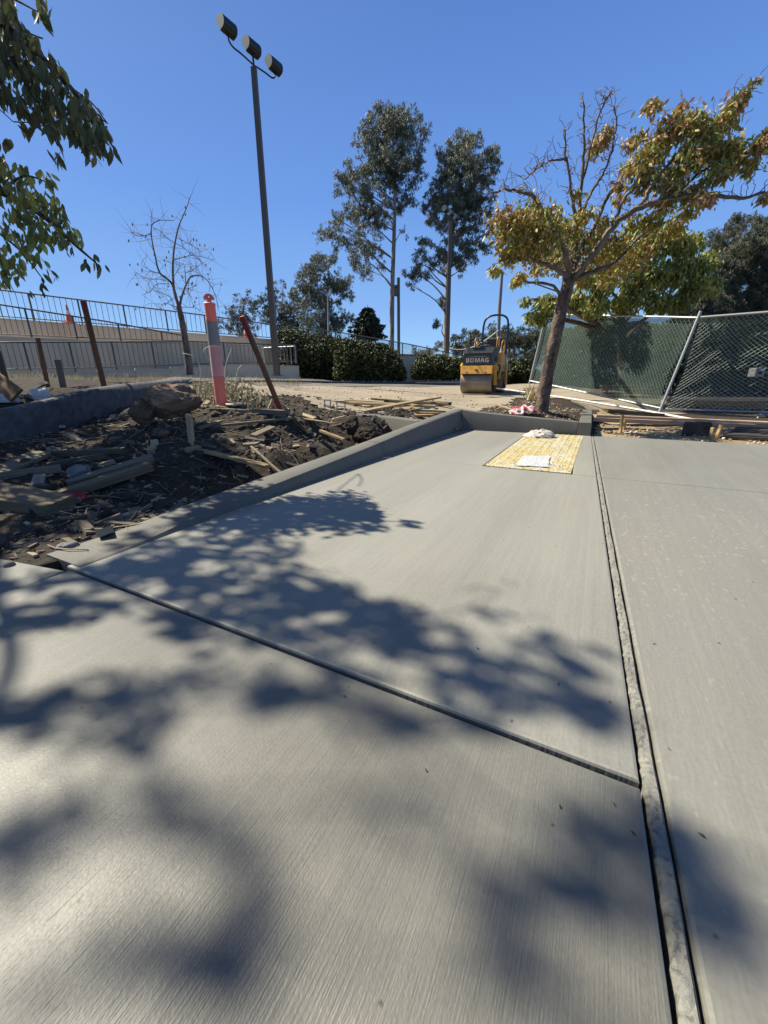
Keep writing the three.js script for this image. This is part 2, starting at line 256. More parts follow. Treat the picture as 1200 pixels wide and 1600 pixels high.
function gridMesh(xs, zs, h, keep) {
  const pos = [], uv = [], idx = [], nx = xs.length;
  for (const z of zs) for (const x of xs) { pos.push(x, h(x, z), z); uv.push(x, z); }
  for (let j = 0; j < zs.length - 1; j++) for (let i = 0; i < nx - 1; i++) { if (keep && !keep((xs[i] + xs[i + 1]) / 2, (zs[j] + zs[j + 1]) / 2)) continue; const a = j * nx + i; idx.push(a, a + nx, a + 1, a + 1, a + nx, a + nx + 1); }
  const g = new THREE.BufferGeometry(); g.setAttribute('position', new THREE.Float32BufferAttribute(pos, 3)); g.setAttribute('uv', new THREE.Float32BufferAttribute(uv, 2)); g.setIndex(idx); g.computeVertexNormals(); return g;
}
struct('ground', gridMesh(axis(-4.2, 5.2, .045, -700, 700), axis(-7.6, -.6, .045, -900, 120), H), M.dirt);
// parking lot: worn asphalt, its near half under a layer of tan dust
const lotEdge = (x, z) => { const [s, t] = toST(x, z); return (s > 4.35 + .25 * (vnoise(x * 2, z * 2, 7) - .5) && t < -.02 && t > -30) || (s > 8.7 && t < 1.9 && t > -30) || (s > 9.5 && t < 3.2 && t > -30); };
struct('parking_lot', gridMesh(axis(-6, 8, .12, -16, 16), axis(-24.4, -5, .12, -24.4, -5), (x, z) => H0(x, z) + .012 + .02 * (fbm(x * 1.3, z * 1.3, 311, 3) - .5), (x, z) => lotEdge(x, z) && x > -.29 * -z * smooth(4, 9, -z) - 1.1 && -z < 16.5 + .25 * x + 1.5 * vnoise(x * .7, z * .5, 13)), M.lot);
struct('asphalt_road', gridMesh(axis(-9, 16, .5, -9, 16), axis(-24, -13, .25, -24, -13), (x, z) => H0(x, z) + .006), M.asphalt);
// bare sand beyond the walk on the right
struct('sand_bed', gridMesh(axis(2.2, 8, .07, 2.2, 8), axis(-9.4, -3, .07, -9.4, -3), (x, z) => H0(x, z) + .012 + .035 * (fbm(x * 4, z * 4, 321, 3) - .5), (x, z) => { const [s, t] = toST(x, z); return s > 4.93 && s < 8.4 && t > 1.62 && t < 6; }), M.sand);

// ---------------------------------------------------------------- the pavement
const tj = (s) => 1.752 - .037 * s;
const walk = struct('sidewalk');
const B4 = new THREE.Matrix4().makeBasis(U, W, UPV).setPosition(A0.x, 0, A0.z);
function slab(poly, m, y = 0, label) { const g = extr(poly, .12, .007); g.translate(0, 0, -.12 - .007 + y); g.applyMatrix4(B4); return part(walk, 'concrete_slab', g, m, label); }
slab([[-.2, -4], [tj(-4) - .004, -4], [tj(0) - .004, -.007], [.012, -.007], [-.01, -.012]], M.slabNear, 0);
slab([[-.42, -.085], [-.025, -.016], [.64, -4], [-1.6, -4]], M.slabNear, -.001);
slab([[-.06, .007], [tj(0) - .004, .007], [tj(2.49) - .004, 2.49], [-.06, 2.49]], M.slabFar);
slab([[-.06, 2.498], [.845, 2.498], [.845, 4.82], [-.06, 4.82]], M.slabFar, -.0005);
slab([[1.5, 2.498], [tj(2.5) - .004, 2.498], [tj(4.82) - .004, 4.9], [1.42, 4.9]], M.slabFar, .0005);
slab([[.851, 2.498], [1.494, 2.498], [1.494, 4.82], [.851, 4.82]], M.slabFar, -.014);
slab([[tj(-4) + .029, -4], [7, -4], [7, 2.485], [tj(2.485) + .029, 2.485]], M.slabRight, 0);
slab([[tj(2.493) + .029, 2.493], [7, 2.493], [7, 4.98], [tj(4.9) + .029, 4.9]], M.slabRight, .0006);
{ // crumbly mortar filling the long joint
  const rings = [], r = rng(41);
  for (let s = -3; s < 4.92; s += .012) {
    const wob = () => (r() - .5) * .004, t0 = tj(s), c = [];
    const l = .0005 + .003 * vnoise(s * 9, 3, 5), rr = .022 + .003 * vnoise(s * 7, 9, 5), y = -.001 + .005 * (fbm(s * 14, 1, 15, 3) - .5);
    c.push(ST(s, t0 + l, -.06), ST(s, t0 + l + wob(), y - .008 + wob()), ST(s, t0 + l + .004 + wob(), y + wob()), ST(s, t0 + (l + rr) / 2, y + wob()), ST(s, t0 + rr - .004, y + wob() * .5), ST(s, t0 + rr, y - .006), ST(s, t0 + rr, -.06));
    rings.push(c.reverse());
  }
  part(walk, 'mortar_strip', loft(rings, .5), M.mortar, 'rough pale mortar filling the long joint');
}
// kerbs: loft of cross-sections along the walk
function kerbRing(s, h, tb, tw, foot = -.3) { const e = Math.min(.014, h * .4 + .001), y = Math.max(h, .004); return [[tb + .004, foot], [tb + .004, 0], [tb + .002, y * .3], [tb - .018 * (h / .15) - .001, y - e], [tb - .02 * (h / .15) - e * .35 - .002, y - e * .3], [tb - .02 * (h / .15) - e - .003, y], [tw + e, y], [tw + e * .3, y - e * .3], [tw, y - e], [tw, foot]].map(([t, yy]) => ST(s, t, yy)); }
const kh = (s) => .0545 * s * smooth(-.2, .7, s) + .004 * Math.sin(s * 2.1);
const kerbL = thing('curb', 'long grey concrete curb rising along the left edge of the walk', 'curb', ST(0, -.1));
for (const [a, b] of [[.02, 2.455], [2.463, 4.9]]) { const rs = []; for (let i = 0; i <= 26; i++) { const s = mix(a, b, i / 26); rs.push(kerbRing(s, kh(s), -.028 * smooth(0, .8, s) + .02 * smooth(3.2, 4.6, s), mix(-.235, -.175, s / 4.9)).reverse()); } wpart(kerbL, 'curb_section', loft(rs, .5), M.kerb); }
const kerbX = thing('curb', 'grey concrete curb across the end of the walk behind the yellow mat', 'curb', ST(4.85, .7));
{ const rs = []; for (let i = 0; i <= 12; i++) { const t = mix(-.012, 1.405, i / 12), h = mix(.262, .158, Math.pow(i / 12, .8)), s0 = mix(4.74, 4.86, i / 12), e = .012; rs.push([[s0, -.3], [s0, 0], [s0 + .006, h - e], [s0 + .006 + e * .3, h - e * .3], [s0 + .006 + e, h], [s0 + .15 - e, h], [s0 + .15, h - e], [s0 + .15, -.3]].map(([s, y]) => ST(s, t, y))); } wpart(kerbX, 'curb_section', loft(rs, .5), M.kerb); }
const kerbB = thing('curb', 'short concrete curb block running back from the right end of the cross curb', 'curb', ST(5.5, 1.49));
for (const [a, b] of [[4.84, 6.05], [6.056, 7.3]]) { const rs = []; for (let i = 0; i <= 6; i++) { const s = mix(a, b, i / 6), e = .012, t0 = mix(1.412, 1.372, (s - 4.84) / 2.5), t1 = t0 + .152, h = .155; rs.push([[t1, -.3], [t1 - .006, h - e], [t1 - .009 - e * .3, h - e * .3], [t1 - .006 - e, h], [t0 + e, h], [t0, h - e], [t0, -.3]].map(([t, y]) => ST(s, t, y)).reverse()); } wpart(kerbB, 'curb_section', loft(rs, .5), M.kerb); }
{ // curb stub behind the trench
  const k = thing('curb', 'short concrete curb standing in the trench left of the long curb', 'curb', ST(4, -.7)); const a = P(652, 657.5, .205), b = P(556, 646, .215), n = V(a.z - b.z, 0, b.x - a.x).normalize(); if (n.z > 0) n.negate();
  const rs = []; for (let i = 0; i <= 8; i++) { const c = a.clone().lerp(b, i / 8); const e = .012; rs.push([[0, -.35], [0, -e], [e * .3, -e * .3], [e, 0], [.15 - e, 0], [.15, -e], [.15, -.35]].map(([q, y]) => c.clone().addScaledVector(n, q).add(V(0, y, 0)))); }
  wpart(k, 'curb_section', loft(rs, .5), M.kerb);
}
{ // old dark curb of the street on the left
  const k = thing('curb', 'dark weathered curb with sloping face at the left behind the planks', 'curb', D(100, 640, 4));
  const base = [[-260, 740, 2.5], [0, 688, 3.15], [120, 662, 4.0], [215, 634, 5.1], [262, 618, 6.6], [300, 604, 8.4]].map((a) => D(...a)), top = [[-260, 648, 2.6], [0, 642, 3.3], [120, 615, 4.15], [200, 601, 5.3], [255, 596, 6.9], [300, 592, 8.8]].map((a) => D(...a));
  const bc = new THREE.CatmullRomCurve3(base), tc = new THREE.CatmullRomCurve3(top), rs = [];
  for (let i = 0; i <= 40; i++) { const a = bc.getPoint(i / 40), b = tc.getPoint(i / 40), d = b.clone().sub(a), o = V(d.x, 0, d.z).normalize(); if (o.lengthSq() < .1) o.set(-1, 0, 0); const L = V(-.9, 0, -.35); const q = .012 * (vnoise(i * .6, 2, 8) - .5);
    rs.push([a.clone().add(V(0, -.25, 0)), a.clone().add(V(q, 0, q)), a.clone().lerp(b, .55).add(V(.012 + q, .006, 0)), a.clone().lerp(b, .88).add(V(.012 + q, .012, 0)), b.clone().add(V(0, .004, 0)), b.clone().addScaledVector(L, .05).add(V(0, .012, 0)), b.clone().addScaledVector(L, .16).add(V(0, .005, 0)), b.clone().addScaledVector(L, .18).add(V(0, -.35, 0))].reverse()); }
  wpart(k, 'curb_section', loft(rs, .9), M.oldKerb);
}

let crumple, stripesT;
// ---------------------------------------------------------------- detectable warning mat
{
  const o = ST(3.66, 1.172), mt = thing('warning_mat', 'yellow mat of truncated domes set in the concrete, under torn film', 'tactile mat', o);
  const film = tex(1024, 512, (u, v) => { const a = fbm(u * 40, v * 16, 161, 4, 40, 16), b = vnoise(u * 260, v * 90, 163, 260, 90), c = vnoise(u * 200, v * 120, 165, 200, 120), d = fbm(u * 8, v * 5, 167, 2, 8, 5); if (c > .84 - .1 * d) return [.12, .1, .07]; const k = .9 + .2 * (b - .5); return a + .35 * (d - .5) > .5 ? [.56 * k, .51 * k, .37 * k] : b > .6 ? [.54, .46, .27] : [.52 * k, .4 * k, .14 * k]; }, true);
  const my = mat([1, 1, 1], .55, { map: film, bumpMap: rep(grit, 2, 4), bumpScale: .004 });
  const rot = new THREE.Matrix4().makeBasis(U, UPV, W.clone().negate());
  const dome = new THREE.CylinderGeometry(.009, .0125, .0032, 10, 1).toNonIndexed();
  for (const [s0, s1] of [[2.512, 3.66], [3.666, 4.812]]) {
    const c = (s0 + s1) / 2, g = box(.632, .012, s1 - s0, 0, 0, 0, .003, 1); const p = g.attributes.position, uv = g.attributes.uv; for (let i = 0; i < p.count; i++) { uv.setXY(i, p.getX(i) / 1.3 + (s0 > 3 ? .5 : 0), p.getZ(i) / 2.3); }
    g.applyMatrix4(rot); g.translate(...ST(c, 1.172, -.003).toArray()); wpart(mt, 'panel', g, my);
  }
  const dg = []; for (let i = 0; i < 39; i++) for (let j = 0; j < 10; j++) { const g = dome.clone(); const s = 2.545 + i * .0594, t = .892 + j * .062; g.translate(...ST(s, t, .0046).toArray()); const uv = g.attributes.uv; const hi = s > 3.663, cc = hi ? (3.666 + 4.812) / 2 : (2.512 + 3.66) / 2; for (let k = 0; k < uv.count; k++) uv.setXY(k, (t - 1.172) / 1.3 + (hi ? .5 : 0) + uv.getX(k) * .016, -(s - cc) / 2.3 + uv.getY(k) * .005); dg.push(g); }
  wpart(mt, 'domes', dg, my).userData.kind = 'stuff';
  const sheet = tex(256, 256, (u, v) => { const a = vnoise(u * 60, v * 40, 171, 60, 40), b = vnoise(u * 8, v * 8, 173, 8, 8); return a > .68 ? [.3, .3, .3] : [.46 + .1 * b, .46 + .1 * b, .48 + .1 * b]; }, true);
  const q = [[805, 727.5], [858, 730], [859, 713], [819, 712]].map(([x, y]) => P(x, y, .009)), pos = [], uv = [], idx = [], r = rng(5);
  for (let j = 0; j <= 10; j++) for (let i = 0; i <= 14; i++) { const a = q[0].clone().lerp(q[1], i / 14), b = q[3].clone().lerp(q[2], i / 14), c = a.lerp(b, j / 10); pos.push(c.x + (r() - .5) * .012, c.y + r() * .004, c.z + (r() - .5) * .012); uv.push(i / 14, j / 10); if (i < 14 && j < 10) { const k = j * 15 + i; idx.push(k, k + 1, k + 15, k + 1, k + 16, k + 15); } }
  const sg = new THREE.BufferGeometry(); sg.setAttribute('position', new THREE.Float32BufferAttribute(pos, 3)); sg.setAttribute('uv', new THREE.Float32BufferAttribute(uv, 2)); sg.setIndex(idx); sg.computeVertexNormals();
  solo('paper_sheet', 'torn white sheet lying on the yellow tactile mat', 'sheet', sg, mat([1, 1, 1], .7, { map: sheet }), P(835, 720, .016));
  // crumpled film at the far end
  const cr = (name, label, c, rx, ry, rz, seed, m) => { const g = new THREE.SphereGeometry(1, 22, 14), p = g.attributes.position; for (let i = 0; i < p.count; i++) { const x = p.getX(i), y = p.getY(i), z = p.getZ(i), k = .62 + .6 * Math.abs(fbm(x * 2.3 + 9, z * 2.3 + y * 3, seed, 3) - .4) * 2; p.setXYZ(i, x * rx * k, Math.max(0, y) * ry * (k + .3 * vnoise(x * 6, z * 6, seed)), z * rz * k); } g.computeVertexNormals(); const f = toCreasedNormals(g.toNonIndexed(), .35); f.translate(c.x, c.y, c.z); return solo(name, label, 'plastic', f, m, c); };
  cr('crumpled_film', 'crumpled pale plastic film at the far end of the yellow mat', P(846, 682.5, .006), .2, .09, .16, 31, mat([.5, .44, .4], .6));
  const stripes = tex(256, 256, (u, v) => { const a = fbm(u * 9, v * 5, 181, 3, 9, 5) + .25 * Math.sin(u * 40 + 5 * v); return a > .5 ? [.66, .5, .47] : [.45, .09, .1]; }, true);
  crumple = cr; stripesT = stripes;
}

// ---------------------------------------------------------------- road roller
{
  const at = D(746, 615.5, 13.6); at.y = H0(at.x, at.z) + .03;
  const r = thing('road_roller', 'yellow and black ride-on tandem roller with roll bar on the dusty lot', 'road roller', at);
  r.rotation.y = Math.atan2(Math.sin(208 * Math.PI / 180), -Math.cos(208 * Math.PI / 180));      // local +z is forward
  const drumGeo = (z) => { const R = .35, g = new THREE.LatheGeometry([[.3, -.5], [R - .015, -.5], [R, -.485], [R, .485], [R - .015, .5], [.3, .5], [.28, .46], [.05, .46]].map(([x, y]) => new THREE.Vector2(x, y)), 48); g.rotateZ(Math.PI / 2); g.translate(0, R, z); return g.toNonIndexed(); };
  for (const z of [0, -1.55]) { const d = part(r, 'drum', drumGeo(z), M.drum); part(d, 'hub', [new THREE.CylinderGeometry(.12, .12, .06, 20).rotateZ(Math.PI / 2).translate(-.5, .35, z)], M.yellow); }
  // yoke arms beside each drum
  for (const z of [0, -1.55]) for (const sx of [-1, 1]) {
    const g = extr([[-.1, .28], [.1, .28], [.13, .4], [.13, .62], [.24, .86], [.12, .94], [-.02, .86], [-.02, .6], [-.1, .42]], .05, .008, [[[-.04, .36], [.05, .36], [.07, .45], [.06, .56], [.03, .6], [-.03, .43]]]); g.rotateY(-Math.PI / 2); g.translate(sx > 0 ? .56 : -.51, 0, z); part(r, 'yoke_arm', g.toNonIndexed(), M.yellow);
  }
  // front frame: sloping water tank panel, hood
  const prof = (pts, w, x0 = -w / 2) => { const g = extr(pts, w, .012); g.rotateY(-Math.PI / 2); g.translate(x0 + w, 0, 0); return g.toNonIndexed(); };   // pts: (z, y)
  const tank = part(r, 'water_tank', prof([[.36, .62], [.3, .86], [-.5, .86], [-.5, .72], [.0, .72], [.2, .6]], .98), M.yellow);
  part(tank, 'latch', [box(.09, .035, .03, 0, .735, .345, .006)], M.blackRubber); part(tank, 'edge_strip', [box(.9, .03, .02, 0, .595, .31, .005)], M.blackPaint);
  const hood = part(r, 'engine_hood', prof([[.27, .87], [.28, 1.2], [.22, 1.24], [-.55, 1.3], [-.55, .87]], .88), M.hood);
  const top = prof([[.27, 1.206], [.285, 1.225], [.02, 1.41], [-.5, 1.43], [-.55, 1.3], [.2, 1.23]], .9); part(hood, 'hood_lid', top, M.hood);
  part(hood, 'crease', [box(.56, .012, .012, 0, 1.12, .285, .003)], mat([.2, .2, .2], .5));
  for (const sx of [-1, 1]) part(hood, 'side_vent', [box(.012, .16, .3, sx * .446, 1.06, -.25, .004), ...[0, 1, 2, 3].map((k) => box(.02, .015, .28, sx * .45, 1.0 + k * .04, -.25, .003, 1))], M.blackRubber);
  const font = await new FontLoader().loadAsync('fonts/droid/droid_sans_bold.typeface.json');
  const tg = new TextGeometry('BOMAG', { font, size: .13, depth: .008, curveSegments: 4, bevelEnabled: false }); tg.computeBoundingBox(); tg.scale(1.12, 1, 1); tg.computeBoundingBox(); tg.translate(-(tg.boundingBox.max.x + tg.boundingBox.min.x) / 2, .955, .283); part(hood, 'lettering', tg.index ? tg.toNonIndexed() : tg, mat([.55, .47, .38], .6));
  // operator platform, seat, steering column and rear body
  part(r, 'chassis', [box(.7, .34, .95, 0, .7, -.78, .03), box(.86, .06, .7, 0, .9, -.8, .02)], M.blackPaint);
  part(r, 'rear_body', prof([[-.98, .45], [-.98, 1.3], [-1.2, 1.34], [-1.95, 1.2], [-2.0, .8], [-1.75, .72], [-1.25, .72], [-1.2, .45]], .86), M.yellow);
  const seat = part(r, 'seat', [box(.48, .1, .46, 0, 1.38, -1.32, .04), box(.48, .4, .1, 0, 1.6, -1.58, .04)], M.blackRubber); part(seat, 'seat_base', [box(.36, .12, .4, 0, 1.3, -1.35, .02)], M.blackPaint);
  const st = part(r, 'steering_column', [tube(V(-.1, 1.3, -.72), V(-.1, 1.5, -.82), .035, 10), box(.34, .1, .2, .0, 1.46, -.62, .03)], M.blackPaint); const sw = new THREE.TorusGeometry(.19, .016, 8, 28); sw.rotateX(1.25); sw.translate(-.1, 1.53, -.84); part(st, 'steering_wheel', [sw.toNonIndexed(), tube(V(-.29, 1.53, -.84), V(.09, 1.53, -.84), .012)], M.blackRubber);
  for (const sx of [-1, 1]) part(r, 'grab_rail', limb(curve([V(sx * .36, 1.2, -.6), V(sx * .36, 1.66, -.62), V(sx * .36, 1.74, -.68), V(sx * .36, 1.74, -.82), V(sx * .36, 1.66, -.88), V(sx * .36, 1.2, -.9)], 40), .018, 8), M.yellow);
  for (const sx of [-1, 1]) part(r, 'side_rail', limb(curve([V(sx * .43, 1.25, -1.0), V(sx * .43, 1.58, -1.0), V(sx * .43, 1.66, -1.08), V(sx * .43, 1.66, -1.3), V(sx * .43, 1.58, -1.38), V(sx * .43, 1.25, -1.38)], 40), .016, 8), M.yellow);
  part(r, 'roll_bar', limb(curve([V(-.42, .9, -1.72), V(-.42, 1.6, -1.72), V(-.42, 2.22, -1.72), V(-.36, 2.42, -1.72), V(-.2, 2.52, -1.72), V(.2, 2.52, -1.72), V(.36, 2.42, -1.72), V(.42, 2.22, -1.72), V(.42, 1.6, -1.72), V(.42, .9, -1.72)], 70), .034, 10), M.blackPaint);
  part(r, 'hose', limb(curve([V(.3, .8, -.5), V(.42, .72, -.75), V(.36, .6, -.95), V(.3, .7, -1.2)], 14), .018, 6), M.blackRubber); part(r, 'hose', limb(curve([V(.2, .86, -.5), V(.46, .9, -.7), V(.44, .74, -.95), V(.3, .6, -1.15)], 14), .014, 6), M.blackRubber);
  for (const sx of [-1, 1]) part(r, 'scraper_bar', box(.02, .04, .3, sx * .3, .66, .3, .004), M.steel);
  part(r, 'control_lever', [tube(V(.28, 1.3, -.95), V(.3, 1.52, -.88), .01, 6), new THREE.SphereGeometry(.025, 10, 8).translate(.3, 1.53, -.88)], M.blackRubber);
  part(r, 'exhaust_pipe', tube(V(-.3, 1.4, -.4), V(-.3, 1.55, -.42), .03, 10), M.steel);
  part(r, 'beacon', [new THREE.CylinderGeometry(.035, .045, .1, 14).translate(.38, 1.38, -1.2).toNonIndexed()], mat([.45, .4, .32], .5));
}

// ---------------------------------------------------------------- posts, stakes and planks of the work site
{ // grab-top delineator
  const a = D(346.5, 634, 4.5), b = D(325.5, 458, 4.46), ax = b.clone().sub(a), Lh = ax.length(); const t = thing('delineator_post', 'pink plastic delineator post with grey collar and handle standing on the dirt mound', 'delineator', a);
  t.quaternion.setFromUnitVectors(UPV, ax.clone().normalize()); const k = Lh / 1.07;
  const lathe = (pts) => new THREE.LatheGeometry(pts.map(([x, y]) => new THREE.Vector2(x * k, y * k)), 32).toNonIndexed();
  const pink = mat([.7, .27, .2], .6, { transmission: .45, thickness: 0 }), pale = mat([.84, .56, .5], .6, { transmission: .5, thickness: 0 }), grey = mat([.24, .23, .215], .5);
  part(t, 'lower_tube', lathe([[.058, 0], [.0575, .3], [.055, .58]]), pink);
  part(t, 'pale_glow_band', lathe([[.0566, .3], [.0592, .302], [.0566, .598], [.054, .6]]), pale);  // paler shell over the lower tube; sun glow through plastic put into colour
  part(t, 'reflective_collar', lathe([[.054, .6], [.0585, .602], [.0555, .815], [.051, .817]]), grey);
  part(t, 'upper_tube', lathe([[.05, .6], [.05, .82], [.056, .825], [.056, .836], [.052, .84], [.051, .95], [.056, .975], [.05, .985], [.01, .986]]), mat([.78, .27, .2], .6, { transmission: .4, thickness: 0 }));
  const hd = extr([[-.014, 0], [.014, 0], [.018, .03], [.043, .026], [.05, .035], [.044, .058], [.025, .078], [0, .085], [-.025, .078], [-.044, .058], [-.05, .035], [-.043, .026], [-.018, .03]].map(([x, y]) => [x * k, y * k]), .03 * k, .004, [Array.from({ length: 12 }, (_, i) => [.011 * k * Math.cos(-i / 6 * Math.PI), (.053 + .011 * Math.sin(-i / 6 * Math.PI)) * k])]); hd.translate(0, .983 * k, -.015 * k); part(t, 'handle', hd.toNonIndexed(), mat([.74, .24, .2], .6, { transmission: .3, thickness: 0 }));
}
const stake = (label, a, b, w, h, m, topM, frac = .2) => { const t = thing('wooden_stake', label, 'stake', a); const c = a.clone().lerp(b, 1 - frac); wpart(t, 'shaft', beam(a.clone().add(V(0, -.1, 0)), topM ? c : b, w, h, .4, .003), m); if (topM) wpart(t, 'painted_tip', beam(c, b, w * 1.01, h * 1.01, .4, .003), topM); return t; };
const redPaint = mat([.2, .03, .025], .7), brownStake = wood([.2, .12, .08]);
{ const a = D(438, 640, 4.45), b = D(378, 494, 4.1), t = thing('wooden_stake', 'dark brown stake with red ends leaning left beside the delineator', 'stake', a); const c1 = a.clone().lerp(b, .12), c2 = a.clone().lerp(b, .8); wpart(t, 'painted_foot', beam(a, c1, .036, .046, .3, .003), redPaint); wpart(t, 'shaft', beam(c1, c2, .035, .045, .3, .003), brownStake); wpart(t, 'painted_tip', beam(c2, b, .036, .046, .3, .003), redPaint); }
stake('tall dark red topped stake behind the old curb at left', D(163, 603, 5.6), D(130, 470, 5.5), .045, .06, brownStake, redPaint, .12);
stake('thin rusty brown stake in front of the ramp wall', D(75, 606, 5.4), D(59, 528, 5.4), .03, .045, wood([.26, .14, .09]));
stake('short grey stake between the brown stakes at left', D(99, 606, 5.2), D(90, 562, 5.2), .045, .06, M.woodGrey);
stake('dark stake at the left edge behind the plank', D(12, 603, 5), D(-4, 548, 5), .04, .05, M.woodDark);
{ const a = D(299, 694, 3.32), b = D(295, 648, 3.22); stake('pale upright stub of timber standing in front of the boulder', a, b, .055, .03, M.woodPale); }
let plankSeed = 700;
function plankGeo(a, b, h, w, roll) {                                  // sawn timber, a little bowed and twisted, ends worn
  const L = a.distanceTo(b), n = 10, sd = plankSeed++, r = rng(sd), e = Math.min(.004, h * .2), bow = (r() - .5) * .012 * L, tw = (r() - .5) * .12, sk = (r() - .5) * w * .5, rings = [];
  for (let i = 0; i <= n; i++) { const f = i / n, x = (f - .5) * L, c = Math.cos(tw * (f - .5)), s = Math.sin(tw * (f - .5)), dy = bow * (1 - 4 * (f - .5) ** 2), k = (i === 0 || i === n) ? 1 : 0, nn = (q) => (vnoise(f * 9, q * 3.1, sd) - .5) * .004;
    rings.push([[-w / 2 + e, -h / 2], [-w / 2, -h / 2 + e], [-w / 2, h / 2 - e], [-w / 2 + e, h / 2], [0, h / 2], [w / 2 - e, h / 2], [w / 2, h / 2 - e], [w / 2, -h / 2 + e], [w / 2 - e, -h / 2]].map(([z, y], q) => V(x + (k ? sk * z / w * (i ? 1 : -1) + (r() - .5) * .006 : 0), (y + nn(q)) * c - z * s + dy, (z + nn(q + 9)) * c + y * s))); }
  const g = loft(rings, .5); g.applyMatrix4(frame(a, b, roll)); return g;
}
const plank = (label, a, b, w, h, m, roll = 0, cat = 'plank', name = 'plank') => solo(name, label, cat, plankGeo(a, b, h, w, roll), m, a.clone().add(b).multiplyScalar(.5));
// left, in the shade of the tree
const PL = (px1, py1, px2, py2, F1, F2) => [D(px1, py1, F1), D(px2, py2, F2)];
plank('wide grey board at the left edge, rising to the plank ends', ...PL(-30, 750, 66, 708, 2.42, 2.85), .14, .03, M.woodGrey, .1);
plank('grey square timber lying along the left edge below the wide board', ...PL(-40, 750, 95, 732, 2.4, 2.62), .05, .05, M.woodGrey);
plank('long dark board lying level behind the concrete lump', ...PL(69, 710, 195, 704, 2.9, 2.95), .06, .045, M.woodDark);
plank('brown stick propped behind the concrete lump', ...PL(76, 727, 165, 712, 2.7, 2.85), .05, .04, M.woodDark);
plank('grey timber running up from the concrete lump', ...PL(108, 757, 238, 715, 2.42, 2.8), .075, .05, M.woodGrey, .1);
plank('long pale edged timber lying diagonally across the dirt at left', ...PL(47, 788, 237, 728, 2.16, 2.68), .07, .055, M.woodOld, .1);
{ const a = D(-60, 772, 2.1), b = D(98, 797, 2.02); const t = solo('timber_beam', 'thick sawn timber beam at the left with its end towards the curb', 'beam', plankGeo(a.add(V(0, .03, 0)), b.add(V(0, .02, 0)), .07, .2, .05), M.woodOld, a.clone().add(b).multiplyScalar(.5)); }
plank('short weathered white piece of wood in the dirt', ...PL(53, 775, 62, 744, 2.28, 2.5), .06, .03, wood([.36, .36, .35]), .25);
// around the delineator
plank('thick grey timber in front of the delineator', ...PL(329, 645, 450, 648, 4.28, 4.3), .1, .1, M.woodGrey, 0, 'beam', 'timber_beam');
plank('thin board lying on the timber beside the delineator', ...PL(333, 634, 362, 642, 4.45, 4.32), .07, .025, M.woodTan, .15);
plank('long straight stick in front of the thick timber', ...PL(306, 668, 459, 653, 3.75, 4.2), .035, .025, M.woodGrey);
plank('short grey slat beside the long stick at its left end', ...PL(310, 670, 345, 658, 3.7, 3.9), .06, .02, M.woodGrey);
plank('broad weathered board lying on the slope below the pale stub', ...PL(286, 697, 420, 729, 3.3, 2.98), .1, .025, M.woodTan, -.15);
plank('small dark plank on the mound above the trench', ...PL(396, 681, 426, 667, 3.72, 3.95), .08, .02, M.woodGrey, .1);
plank('small pale scrap of board at the head of the stick', ...PL(380, 695, 404, 693, 3.45, 3.45), .07, .02, M.woodGrey, .1);
plank('thin stick slanting down to the curb from the scrap of board', ...PL(393, 698, 438, 738, 3.4, 2.75), .018, .018, M.woodGrey);
plank('triangular offcut standing beside the foot of the red ended stake', ...PL(425, 648, 433, 628, 4.4, 4.5), .13, .02, M.woodPale, .8, 'offcut', 'board_offcut');
plank('pale board edge lying on the mound right of the stake', ...PL(447, 640, 492, 654, 4.7, 4.4), .06, .02, M.woodPale, .2);
plank('light splintered board on the dirt above the trench', ...PL(478, 655, 525, 662, 4.35, 4.25), .12, .015, M.woodTan, -.1);
plank('short stick lying over the trench edge', ...PL(500, 673, 538, 687, 4.1, 3.85), .03, .025, M.woodTan);
{ const c = D(366, 633, 4.42), t = thing('ring_base', 'flat pale ring lying at the foot of the delineator', 'ring', c); wpart(t, 'ring', (() => { const g = new THREE.LatheGeometry([[.03, 0], [.085, 0], [.085, .02], [.03, .02], [.03, 0]].map(([x, y]) => new THREE.Vector2(x, y)), 24); g.translate(c.x, c.y, c.z); return g.toNonIndexed(); })(), mat([.6, .55, .5], .8)); }
// boards in front of the roller
const LB = (px1, py1, px2, py2, h1, h2) => [P(px1, py1, h1), P(px2, py2, h2)];
plank('longest pale board at the back of the lumber pile', ...PL(457, 624.5, 680, 635.5, 7.3, 6.4), .1, .04, M.woodPale);
plank('thin board behind the left end of the lumber pile', ...PL(412, 620.5, 476, 624.5, 7.6, 7.3), .07, .025, M.woodTan);
plank('short board under the left end of the long pale board', ...PL(430, 629, 480, 629.5, 6.6, 6.6), .08, .025, M.woodTan);
plank('short wide board in front of the long pale board', ...PL(462, 632.5, 520, 635.5, 6.3, 6.1), .17, .03, M.woodTan);
plank('narrow board propped diagonally across the lumber pile', ...PL(566, 643, 687, 620.5, 5.5, 7.0), .07, .03, M.woodPale, .2);
plank('grey board at the back right of the lumber pile', ...PL(581, 623, 700, 631.5, 7.2, 6.7), .08, .035, M.woodTan);
plank('dark timber at the back right of the lumber pile', ...PL(600, 626, 705, 631, 7.1, 6.9), .09, .05, M.woodDark);
plank('broad sheet of plywood in the lumber pile', ...PL(592, 645, 648, 637, 5.6, 6.0), .3, .018, M.woodTan, .05);
plank('board lying just behind the curb corner', ...PL(640, 640.5, 697, 643, 6.1, 6.0), .1, .035, M.woodPale);
plank('brown board under the plywood sheet', ...PL(626, 650, 676, 649, 5.5, 5.6), .12, .03, wood([.42, .3, .2]));
plank('short dark board between the plywood and the curb', ...PL(632, 645, 690, 647, 5.8, 5.8), .1, .03, M.woodDark);
